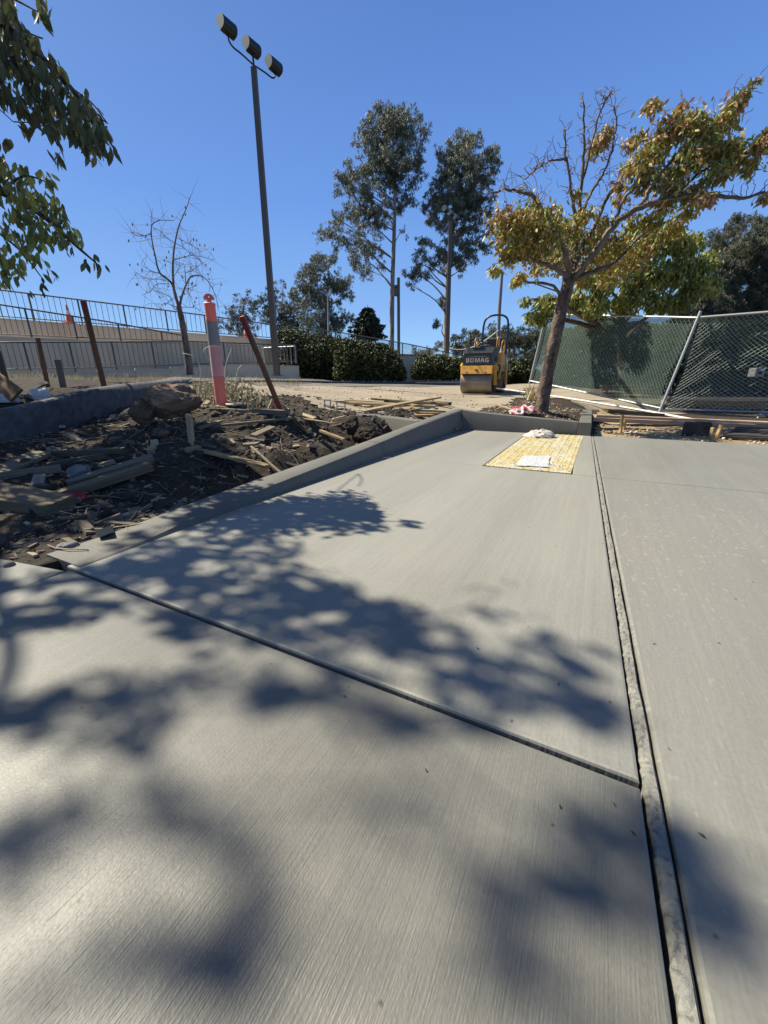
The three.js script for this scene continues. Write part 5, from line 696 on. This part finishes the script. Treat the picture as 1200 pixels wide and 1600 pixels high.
{
  const base = D(845, 645, 6.3), t = thing('autumn_tree', 'autumn tree with leaning trunk, bare top and gold and red leaves by the cross curb', 'tree', base), r = rng(3001);
  const tp = [[845, 650], [848, 630], [856, 580], [866, 535], [878, 480], [889, 437]].map(([x, y]) => D(x, y, 6.3)); const tc = curve(tp, 20);
  wpart(t, 'trunk', limb(tc, tc.map((_, i) => mix(.1, .08, i / 20) + (i < 3 ? .018 * (1 - i / 3) : 0) + .006 * Math.sin(i * 2.3)), 14), M.bark);
  // limbs: [points px,py,dF], start radius, end radius
  const L = [
    [[[889, 437, 0], [878, 425, -.1], [850, 412, -.2], [815, 405, -.3], [780, 408, -.4]], .05, .012],
    [[[889, 437, 0], [884, 400, -.1], [865, 360, -.3], [845, 325, -.4], [825, 303, -.5], [800, 297, -.5], [770, 300, -.5]], .05, .01],
    [[[892, 432, 0], [898, 400, .2], [903, 350, .3], [910, 280, .3], [913, 220, .3], [911, 160, .3]], .05, .01],
    [[[903, 350, .3], [893, 300, .2], [885, 250, .1], [883, 205, .1]], .028, .008], [[[885, 250, .1], [860, 252, 0], [840, 262, 0], [822, 280, 0]], .016, .005], [[[905, 340, .3], [925, 300, .5], [940, 275, .6], [955, 240, .6], [962, 200, .6], [960, 165, .6]], .026, .007],
    [[[910, 280, .3], [925, 220, .4], [942, 165, .4], [955, 145, .4]], .02, .006],
    [[[892, 432, 0], [905, 395, .2], [930, 350, .4], [945, 315, .5], [965, 285, .6], [985, 250, .7], [990, 225, .8]], .045, .01],
    [[[895, 435, 0], [925, 400, -.1], [960, 350, -.2], [1000, 325, -.4], [1050, 310, -.5], [1100, 305, -.6], [1150, 310, -.7], [1195, 300, -.8]], .06, .014],
    [[[1000, 325, -.4], [1020, 290, -.4], [1050, 250, -.4], [1090, 215, -.5], [1130, 185, -.5], [1165, 150, -.5], [1180, 128, -.5]], .03, .006],
    [[[1050, 310, -.5], [1080, 280, -.5], [1120, 255, -.5], [1165, 240, -.6], [1205, 215, -.6]], .022, .007],
    [[[895, 435, 0], [925, 425, .2], [960, 410, .4], [1000, 370, .6], [1045, 345, .7], [1080, 335, .7]], .045, .01],
    [[[889, 437, 0], [870, 410, .3], [845, 385, .5], [820, 365, .6], [795, 350, .6]], .035, .008],
    [[[960, 350, -.2], [975, 310, -.2], [1000, 285, -.2], [1010, 240, -.2], [1030, 200, -.2], [1048, 185, -.2]], .024, .007],
  ];
  const gs = [], spurs = [];
  for (const [q, a, b] of L) {
    const pts = curve(q.map(([x, y, d]) => D(x, y, 6.3 + d)), q.length * 4), n = pts.length; for (let i = 1; i < n - 1; i++) pts[i].add(V((r() - .5) * .025, (r() - .5) * .025, (r() - .5) * .025)); gs.push(limb(pts, pts.map((_, i) => mix(a, b, (i / (n - 1)) ** .7)), 7));
    for (let i = Math.floor(n * .3); i < n; i++) for (let k = 0; k < 2; k++) { // knobbly spur twigs
      let p = pts[i].clone(), d = ball(r).add(V(0, .35, 0)).normalize(), rr = .0055; const pp = [p.clone()], R = [rr + .002]; const m = 4 + Math.floor(r() * 6); for (let s = 0; s < m; s++) { d.add(ball(r).multiplyScalar(1.25)).add(V(0, .08, 0)).normalize(); p = p.clone().addScaledVector(d, .02 + .04 * r()); pp.push(p); rr *= .9; R.push(rr); } spurs.push(limb(pp, R, 4, false));
    }
  }
  wpart(t, 'limbs', gs, M.barkGrey); wpart(t, 'twigs', spurs, mat([.2, .16, .15], .9)).userData.kind = 'stuff';
  const g1 = palGold, g2 = palA, g3 = palRed;
  const cl = [[790, 345, 5.9, 22, g3], [800, 375, 5.9, 22, g1], [825, 345, 5.9, 24, g1], [830, 380, 6.1, 25, g1], [860, 340, 6.2, 18, g2], [850, 372, 6, 24, g1], [795, 400, 6, 12, g1], [775, 420, 6, 9, g1], [885, 358, 6.4, 16, g2], [905, 342, 6.4, 13, g1], [940, 222, 6.9, 13, g3], [948, 205, 6.9, 9, g3], [925, 235, 6.9, 8, g3], [900, 300, 6.5, 7, g2], [985, 222, 6.9, 10, g3], [965, 290, 6.7, 10, g3], [1010, 250, 6, 20, g1], [1008, 285, 6.1, 16, g2], [1050, 195, 6, 18, g3], [1032, 220, 6, 18, g3], [1080, 190, 5.8, 17, g2], [1100, 205, 5.8, 18, g2], [1130, 190, 5.8, 16, g1], [1150, 160, 5.8, 12, g3], [1162, 145, 5.8, 8, g2], [1182, 125, 5.8, 5, g2], [1020, 166, 6, 11, g3], [1080, 245, 5.8, 22, g2], [1110, 235, 5.8, 17, g2], [1150, 240, 5.7, 17, g1], [1170, 258, 5.7, 13, g1], [1190, 225, 5.6, 12, g3], [1200, 208, 5.6, 9, g3], [1120, 268, 5.7, 17, g2], [1050, 280, 5.9, 19, g2], [1080, 300, 5.8, 14, g2], [985, 262, 6.2, 11, g3], [1197, 308, 5.5, 9, g3], [1040, 318, 5.9, 14, g2], [1075, 330, 6, 12, g2], [970, 310, 6.2, 9, g3], [905, 395, 6.6, 16, g2], [930, 372, 6.6, 16, g1], [960, 380, 6.8, 18, g2], [1105, 310, 5.6, 10, g3], [1140, 225, 5.7, 12, g1], [1065, 165, 5.9, 6, g3], [1000, 210, 6.2, 8, g3], [870, 402, 6.5, 17, g1], [905, 425, 6.8, 17, g2], [935, 405, 6.8, 20, g1], [955, 432, 7, 18, g2], [985, 405, 7, 20, g1], [1010, 385, 7, 18, g2], [842, 418, 6.4, 12, g1], [815, 432, 6.3, 9, g1], [945, 350, 6.8, 14, g2], [900, 372, 6.6, 14, g1], [1020, 345, 6.6, 13, g2], [920, 330, 6.6, 10, g1], [835, 315, 6.1, 8, g2], [1055, 355, 6.6, 14, g1], [990, 345, 6.6, 12, g1]];
  for (const c of cl) { c[3] *= 1.2; }
  const list = clumpLeaves(cl, 3011, { k: .68, size: .074, pal: palA, droop: 1.9, mixp: .5, loose: .16 });
  const rest = leafParts(t, list, tintMats([...palGold, ...palA, ...palRed], .5, .6), 300); instanced(t, 'foliage', leafG, leafAutumn, rest);
}
{
  const tp = [[975, 600], [972, 540], [970, 480], [975, 440]].map(([x, y]) => D(x, y, 10.6)), t = thing('green_tree', 'leafy yellow green tree standing behind the fence', 'tree', tp[0]), tc = curve(tp, 14);
  wpart(t, 'trunk', limb(tc, tc.map((_, i) => mix(.14, .06, i / 14)), 10), M.bark);
  const cl = [[1000, 372, 10, 28], [1040, 372, 10, 28], [1075, 382, 10, 24], [965, 400, 10, 26], [1010, 430, 10, 34], [1058, 425, 10, 30], [1090, 415, 10, 18], [1085, 450, 10, 20], [940, 440, 10, 25], [980, 470, 10, 25], [895, 468, 10.5, 22], [855, 475, 10.5, 20], [830, 495, 10.5, 13], [1030, 470, 10, 22], [930, 475, 10, 22], [912, 430, 10, 16], [820, 470, 10.5, 9], [845, 500, 10.6, 12], [1065, 470, 10, 18], [805, 440, 9, 8, palG, .6], [1108, 405, 11, 18], [1108, 445, 11, 20]];
  wpart(t, 'limbs', limbsTo(tc, cl, 3021, .07), M.barkGrey); const list = clumpLeaves(cl, 3031, { k: .95, size: .12, pal: palG, droop: 1.5 });
  const rest = leafParts(t, list, tintMats(palG, .5, .6), 300); instanced(t, 'foliage', leafG, leafAutumn, rest);
}
{ // bare young tree by the ramp
  const F = 13, b = D(297, 586, F), t = thing('bare_tree', 'slender leafless young tree in front of the railings', 'tree', b), r = rng(3101);
  const px = (q, d = 0) => q.map(([x, y]) => D(x, y, F + d)); const main = curve(px([[297, 586], [292, 550], [286, 510], [283, 495], [279, 478]]), 14); wpart(t, 'trunk', limb(main, main.map((_, i) => mix(.11, .075, i / 14) + .006 * Math.sin(i * 1.9)), 9), M.barkGrey);
  const S = 1 / 6, q = (a) => a.map(([x, y]) => [200 + x * S, 300 + y * S]);
  const Ls = [[[[480, 1080], [440, 960], [425, 860], [422, 650], [440, 480], [480, 310], [540, 170], [585, 40]], .05, .008], [[[470, 1050], [405, 850], [300, 760], [250, 580], [222, 430], [225, 310], [290, 268], [430, 268]], .035, .006], [[[485, 1060], [510, 960], [545, 870], [590, 795], [680, 785], [760, 850], [810, 950], [850, 1080]], .035, .005], [[[405, 850], [330, 780], [220, 740], [130, 690]], .018, .005], [[[480, 1080], [440, 1100], [410, 1000], [300, 940], [220, 920]], .014, .004], [[[425, 640], [520, 610], [600, 595], [700, 610], [815, 640]], .014, .004], [[[440, 480], [350, 420], [300, 370], [230, 330]], .012, .004], [[[445, 480], [520, 520], [600, 580], [680, 640]], .01, .003], [[[222, 390], [150, 410], [80, 410], [20, 370]], .01, .004], [[[545, 870], [540, 760], [600, 740], [650, 690]], .016, .004], [[[490, 1080], [560, 1080], [640, 1090], [710, 1130]], .012, .003], [[[425, 850], [300, 820], [180, 810], [60, 750]], .012, .003], [[[430, 790], [490, 700], [520, 670]], .01, .003], [[[455, 430], [560, 480], [640, 530], [700, 560]], .008, .003], [[[390, 860], [260, 870], [200, 940], [130, 960]], .01, .003], [[[600, 1000], [560, 940], [590, 900], [650, 880]], .006, .002], [[[480, 1090], [380, 1050], [300, 1050], [205, 1040]], .01, .003]];
  const gs = [], tw = []; for (const [p, a, c] of Ls) { const pts = curve(px(q(p), (r() - .5) * 1.2), p.length * 4), n = pts.length; gs.push(limb(pts, pts.map((_, i) => mix(a, c, (i / (n - 1)) ** .7)), 6)); for (let i = Math.floor(n * .25); i < n; i++) for (let k = 0; k < 1; k++) { let p1 = pts[i].clone(), d = ball(r).add(V(0, .1, 0)).normalize(); const pp = [p1.clone()]; for (let s = 0; s < 4; s++) { d.add(ball(r).multiplyScalar(.35)).normalize(); p1 = p1.clone().addScaledVector(d, .09 + .08 * r()); pp.push(p1); } tw.push(limb(pp, [.006, .005, .004, .003, .002], 3, false)); if (r() < .2) { const g = new THREE.SphereGeometry(.03, 5, 4); g.scale(.6, 1.3, .6); g.translate(p1.x, p1.y, p1.z); tw.push(g); } } }
  wpart(t, 'limbs', gs, M.barkGrey); wpart(t, 'twigs', tw, mat([.2, .16, .14], .9)).userData.kind = 'stuff';
}
// --- the broad tree on the left whose boughs hang into view and shade the walk
{
  const base = V(-6.1, 0, -4.0); base.y = .25; const t = thing('shade_tree', 'dark leafy tree at the left whose boughs hang into the top left corner', 'tree', base), r = rng(4001);
  const trunk = curve([base.clone(), V(-6.05, 1.0, -4.0), V(-5.9, 1.9, -3.95), V(-5.75, 2.7, -3.9), V(-5.6, 3.4, -3.8), V(-5.5, 4.0, -3.7)], 20); wpart(t, 'trunk', limb(trunk, trunk.map((_, i) => mix(.2, .06, i / 20)), 12), M.bark);
  const list = [], gs = [], pal = [[.11, .12, .045], [.15, .15, .06], [.09, .095, .045], [.22, .2, .08], [.17, .13, .07]], palL = [[.3, .31, .075], [.2, .22, .06], [.38, .36, .11], [.14, .16, .05]];
  const bough = (pts, a, b) => { const c = curve(pts, 18); gs.push(limb(c, c.map((_, i) => mix(a, b, i / 18)), 6)); return c; };
  const hang = (p, s, pa, droop = .55) => list.push({ p, e: [(r() - .5) * droop * 2, r() * 6.28, (r() - .5) * droop * 2], s, c: pick(pa, r) });
  const inside = (pg, x, y) => { let c = false; for (let i = 0, j = pg.length - 1; i < pg.length; j = i++) { const [xi, yi] = pg[i], [xj, yj] = pg[j]; if ((yi > y) !== (yj > y) && x < (xj - xi) * (y - yi) / (yj - yi) + xi) c = !c; } return c; };
  const fill = (pg, F0, F1, n, s, pa) => { let x0 = 1e9, x1 = -1e9, y0 = 1e9, y1 = -1e9; for (const [x, y] of pg) { x0 = Math.min(x0, x); x1 = Math.max(x1, x); y0 = Math.min(y0, y); y1 = Math.max(y1, y); } let k = 0, guard = 0; while (k < n && guard++ < n * 20) { const x = mix(x0, x1, r()), y = mix(y0, y1, r()); if (!inside(pg, x, y)) continue; if (vnoise(x * .09, y * .09, 47) < .3) continue; k++; hang(D(x, y, mix(F0, F1, r())), s * (.65 + .6 * r()), pa); } };
  // upper bough and lower bough in view, continuing out of frame to the left
  fill([[-260, -120], [-60, -60], [20, -10], [30, 30], [75, 70], [90, 110], [118, 140], [150, 165], [172, 205], [176, 232], [140, 228], [110, 215], [85, 225], [62, 190], [35, 180], [18, 160], [-10, 150], [-120, 140], [-260, 80]], 2.5, 3.1, 2800, .068, pal);
  fill([[-300, 250], [-120, 230], [-10, 232], [20, 248], [50, 258], [82, 270], [78, 295], [100, 320], [112, 350], [130, 365], [128, 392], [100, 380], [82, 392], [70, 425], [45, 400], [30, 430], [10, 445], [-20, 440], [-140, 450], [-300, 400]], 3.0, 3.7, 2800, .066, palL);
  for (const [x, y, F, n] of [[70, 20, 2.6, 7], [60, 0, 2.6, 6], [85, 95, 2.7, 6], [130, 145, 2.7, 5], [152, 180, 2.75, 6], [168, 232, 2.75, 9], [140, 235, 2.75, 8], [85, 240, 2.8, 8], [40, 195, 2.9, 8], [135, 400, 3.3, 5], [152, 412, 3.3, 5], [75, 430, 3.4, 7], [55, 448, 3.5, 6], [108, 345, 3.3, 4], [105, 385, 3.3, 5], [62, 10, 2.6, 5], [5, 225, 3, 6]]) for (let i = 0; i < n; i++) hang(D(x + (r() - .5) * 26, y + (r() - .5) * 22, F + (r() - .5) * .15), .07 * (.7 + .5 * r()), pal);
  for (const [q, a, b] of [[[[-420, 60, 3.4], [-150, 20, 3], [0, 30, 2.75], [70, 95, 2.7], [130, 160, 2.75], [178, 232, 2.75]], .035, .004], [[[-150, 20, 3], [-60, -40, 2.8], [10, -8, 2.7], [62, 20, 2.65]], .015, .003], [[[0, 30, 2.75], [20, 90, 2.8], [60, 160, 2.8], [90, 228, 2.8]], .012, .003], [[[-420, 300, 4], [-160, 290, 3.5], [0, 300, 3.3], [70, 340, 3.3], [120, 385, 3.3], [156, 416, 3.3]], .035, .004], [[[-160, 290, 3.5], [-40, 340, 3.4], [30, 390, 3.4], [70, 440, 3.4]], .014, .003], [[[0, 300, 3.3], [40, 275, 3.3], [85, 290, 3.3]], .01, .003]]) bough(q.map((v) => D(...v)), a, b);
  gs.push(limb(curve([trunk[7], V(-5.0, 1.9, -3.9), D(-420, 60, 3.4)], 8), [.09, .085, .075, .07, .065, .055, .05, .045, .035], 7), limb(curve([trunk[5], V(-5.2, 1.5, -4.2), D(-420, 300, 4)], 8), [.09, .085, .075, .07, .065, .055, .05, .045, .035], 7));
  // crown above and to the left of the walk: its clumps stand where their shade falls, [px, py on the walk, radius m, distance towards the sun, leaves]
  const shade = SHADE;
  const cls = [];
  for (const [px, py, rs, rt, tt, n, h = 0] of shade) {
    const g = P(px, py, h), c = g.clone().addScaledVector(SUN, tt); cls.push(c);
    for (let i = 0; i < n; i++) { const b = ball(r), q = c.clone().addScaledVector(W, b.x * rs).addScaledVector(U, b.y * rt).addScaledVector(SUN, b.z * Math.min(.45, rs + rt)); const v = pr(q); if (v[0] > -40 && v[0] < 1240 && v[1] > -40 && v[1] < 1640) continue; hang(q, .1 * (.7 + .6 * r()), pal, .9); }
  }
  const joined = trunk.slice(10).map((q) => [q, .05]); const todo = cls.slice().sort((a, b) => a.distanceTo(trunk[18]) - b.distanceTo(trunk[18]));
  for (const c of todo) { let best = joined[0], bd = 1e9; for (const q of joined) { const d = q[0].distanceTo(c); if (d < bd) { bd = d; best = q; } } const rr = Math.max(.005, best[1] * .8); bough([best[0], best[0].clone().lerp(c, .5).add(V((r() - .5) * bd * .2, bd * .08, (r() - .5) * bd * .2)), c], rr, rr * .8); joined.push([c, rr * .8]); }
  wpart(t, 'limbs', gs, M.bark);
  const rest = leafParts(t, list, tintMats([...pal, ...palL], .35, .6), 300); instanced(t, 'foliage', leafG, leafMat(.35, .6), rest);
}

// ---------------------------------------------------------------- ground litter, weeds
{
  const r = rng(5001), chips = [], stones = [], grass = [], weeds = [];
  const chipG = box(1, .18, .3, 0, 0, 0, 0), stoneG = new THREE.IcosahedronGeometry(.5, 1).toNonIndexed(), bladeG = (() => { const g = new THREE.BufferGeometry(); g.setAttribute('position', new THREE.Float32BufferAttribute([-.03, 0, 0, .03, 0, 0, .02, .5, .05, -.03, 0, 0, .02, .5, .05, -.02, .5, .05, -.02, .5, .05, .02, .5, .05, .0, 1, .25], 3)); g.setAttribute('uv', new THREE.Float32BufferAttribute(new Array(18).fill(0), 2)); g.computeVertexNormals(); return g; })();
  for (let i = 0; i < 8000; i++) { const s = -.6 + 6.2 * r(), t = -.25 - 3.2 * r() ** 1.3, p = ST(s, t); p.y = H(p.x, p.z); const k = r(); (k < .62 ? chips : stones).push({ p: p.add(V(0, .004, 0)), e: [(r() - .5) * .7, r() * 6.28, (r() - .5) * .7], s: k < .62 ? .012 + .04 * r() ** 3 + .16 * r() ** 14 : .006 + .035 * r() ** 5, c: k < .62 ? pick([[.2, .15, .1], [.11, .085, .06], [.06, .045, .03], [.3, .24, .16]], r) : pick([[.09, .075, .06], [.06, .05, .04], [.14, .125, .11]], r) }); }
  for (let i = 0; i < 1500; i++) { const s = 4.95 + 3.4 * r(), t = -.1 + 1.5 * r(), p = ST(s, t); p.y = H(p.x, p.z); (r() < .6 ? chips : stones).push({ p, e: [(r() - .5), r() * 6.28, (r() - .5)], s: .02 + .05 * r() ** 3, c: pick([[.36, .28, .19], [.2, .15, .1], [.12, .09, .06]], r) }); }
  for (let i = 0; i < 900; i++) { const p = ST(4.98 + 1.5 * r(), 1.7 + 4 * r()); p.y = H0(p.x, p.z) + .02; stones.push({ p, e: [r(), r() * 6.28, r()], s: .008 + .03 * r() ** 3, c: pick([[.5, .36, .2], [.3, .22, .13], [.6, .5, .36]], r) }); }
  const clodG = (() => { const g = new THREE.IcosahedronGeometry(.5, 3), p = g.attributes.position; for (let i = 0; i < p.count; i++) { const x = p.getX(i), y = p.getY(i), z = p.getZ(i), k = .6 + .9 * fbm(x * 3 + 7, y * 3 + z * 2.3, 351, 3); p.setXYZ(i, x * k, y * k * .7, z * k); } g.computeVertexNormals(); return g; })(), clods = [], roots = [];
  for (let i = 0; i < 1100; i++) { const s = .1 + 4.6 * r(), t = -.24 - 2.6 * r() ** 1.2, p = ST(s, t); p.y = H(p.x, p.z); clods.push({ p, e: [r() * 6, r() * 6, r() * 6], s: .012 + .07 * r() ** 4, c: pick([[.075, .058, .044], [.055, .043, .033], [.095, .075, .056]], r) }); }
  for (let i = 0; i < 240; i++) { const s = -.3 + 4.8 * r(), t = -.25 - 2.4 * r(), p = ST(s, t), pp = [], a = r() * 6.28; let d = V(Math.cos(a), 0, Math.sin(a)), q = p.clone(); const L = .03 + .05 * r(); for (let k = 0; k < 6; k++) { q.y = H(q.x, q.z) + .008 + .012 * r(); pp.push(q.clone()); d.add(V((r() - .5) * .8, 0, (r() - .5) * .8)).normalize(); q = q.clone().addScaledVector(d, L); } roots.push(limb(pp, [.003, .0035, .003, .003, .0025, .0015], 4, false)); }
  const mk = (name, label, geo, m, list) => tag(instanced(scene, name, geo, m, list), label, name.replace('_', ' '));
  mk('wood_chips', 'wood chips and splinters scattered over the bare dirt', chipG, mat([1, 1, 1], .9), chips); mk('pebbles', 'pebbles and crumbs of earth strewn over dirt and sand', stoneG, mat([1, 1, 1], .95), stones);
  mk('earth_clods', 'lumps of dug earth lying over the dirt mound and trench', clodG, mat([1, 1, 1], .95, { bumpMap: rep(grit, 1, 1), bumpScale: .01 }), clods); { const g = merge(roots), o = solo('dead_twigs', 'thin dead twigs and roots scattered over the bare dirt', 'twigs', g, mat([.2, .16, .11], .9)); o.userData.kind = 'stuff'; }
  const dead = mat([1, 1, 1], .9, { transmission: .2, thickness: 0 }); const palDry = [[.5, .4, .22], [.4, .31, .17], [.6, .5, .3], [.3, .24, .13]];
  for (let i = 0; i < 5200; i++) { const x = -70 + 540 * r(), F = mix(8.5, 16, clamp((x + 70) / 540)) + 5.5 * r() * (x > 0 ? 1 : .4), q = D(x, 590, F); q.y = H0(q.x, q.z) - .01; const s = toST(q.x, q.z); grass.push({ p: q, e: [(r() - .5) * .9, r() * 6.28, (r() - .5) * .9], s: .1 + .2 * r() ** 2, c: pick(palDry, r) }); }
  mk('dry_grass', 'strip of short dry straw grass along the foot of the ramp wall', bladeG, dead, grass);
  for (const [cx, cy, F, w, n, hgt, label] of [[352, 628, 5.1, 50, 700, .22, 'tangle of dry grey weeds around the delineator'], [318, 622, 5.6, 24, 260, .24, 'dry weeds behind the big boulder'], [405, 632, 5.2, 22, 220, .14, 'low dry weeds between delineator and red ended stake']]) {
    const list = [], stems = []; for (let i = 0; i < n; i++) { const q = D(cx + (r() - .5) * 2 * w * Math.sqrt(r()), cy, F + (r() - .5) * .9); q.y = H0(q.x, q.z); const h = hgt * (.4 + r()), e = q.clone().add(V((r() - .5) * h * .9, h, (r() - .5) * h * .9)); if (i % 4 === 0) stems.push(limb([q, q.clone().lerp(e, .5).add(V((r() - .5) * .04, .02, 0)), e], [.004, .003, .0015], 3, false)); list.push({ p: q.clone().lerp(e, .2 + .8 * r()), e: [(r() - .5) * 2.4, r() * 6.28, (r() - .5) * 2.4], s: .035 + .045 * r(), c: pick([[.3, .26, .17], [.22, .2, .12], [.4, .33, .2], [.14, .14, .07]], r) }); }
    const q = D(cx, cy, F), t = thing('dry_weeds', label, 'weeds', q); t.userData.kind = 'stuff'; wpart(t, 'stems', stems, dryM); instanced(t, 'leaves', leafG, dead, list);
  }
  { // long arching dead stalks
    const q = D(352, 630, 5.1), t = thing('dead_stalks', 'pale arching dead stalks rising from the weeds by the delineator', 'stalks', q); for (const a of [[[345, 620], [325, 560], [318, 548], [328, 540]], [[350, 615], [353, 570], [362, 545]], [[366, 612], [372, 578], [378, 570]], [[310, 618], [312, 570], [300, 556], [285, 552]]]) wpart(t, 'stalk', limb(curve(a.map(([x, y]) => D(x, y, 5.2)), 12), .0045, 4), mat([.5, .44, .34], .8)); }
  { const list = []; for (let i = 0; i < 260; i++) { const q = D(838 + (r() - .5) * 30, 612, 8.6 + r()); q.y = H0(q.x, q.z); list.push({ p: q, e: [(r() - .5) * 1.2, r() * 6.28, (r() - .5) * 1.2], s: .15 + .3 * r() ** 2, c: pick(palDry, r) }); } mk('dry_grass', 'tuft of dry grass at the foot of the leaning fence post', bladeG, dead, list); }
  // sawhorse-like small litter on the lot
  for (let i = 0; i < 700; i++) { const p = D(420 + 330 * r(), 612, 7 + 9 * r()); p.y = H0(p.x, p.z) + .02; weeds.push({ p, e: [r(), r() * 6.28, r()], s: .01 + .04 * r() ** 4, c: pick([[.5, .4, .26], [.3, .24, .16], [.6, .52, .4]], r) }); }
  mk('gravel', 'loose gravel scattered on the dusty lot', stoneG, mat([1, 1, 1], .95), weeds);
  { // leaf crumbs on the walk
    const list = []; for (const [x, y] of [[1047, 1170], [1102, 1307], [985, 1297], [665, 1200], [872, 1066], [540, 1087], [955, 1095], [1025, 1005], [1126, 1004], [130, 1102], [960, 1257], [520, 920], [744, 1012], [875, 1256]]) list.push({ p: P(x, y, .004), e: [1.4, r() * 6.28, 0], s: .004 + .006 * r(), c: lin(.05, .04, .03) }); mk('leaf_crumbs', 'tiny dark leaf crumbs dropped on the concrete walk', leafG, mat([1, 1, 1], .9), list); }
}
renderer.render(scene, camera);
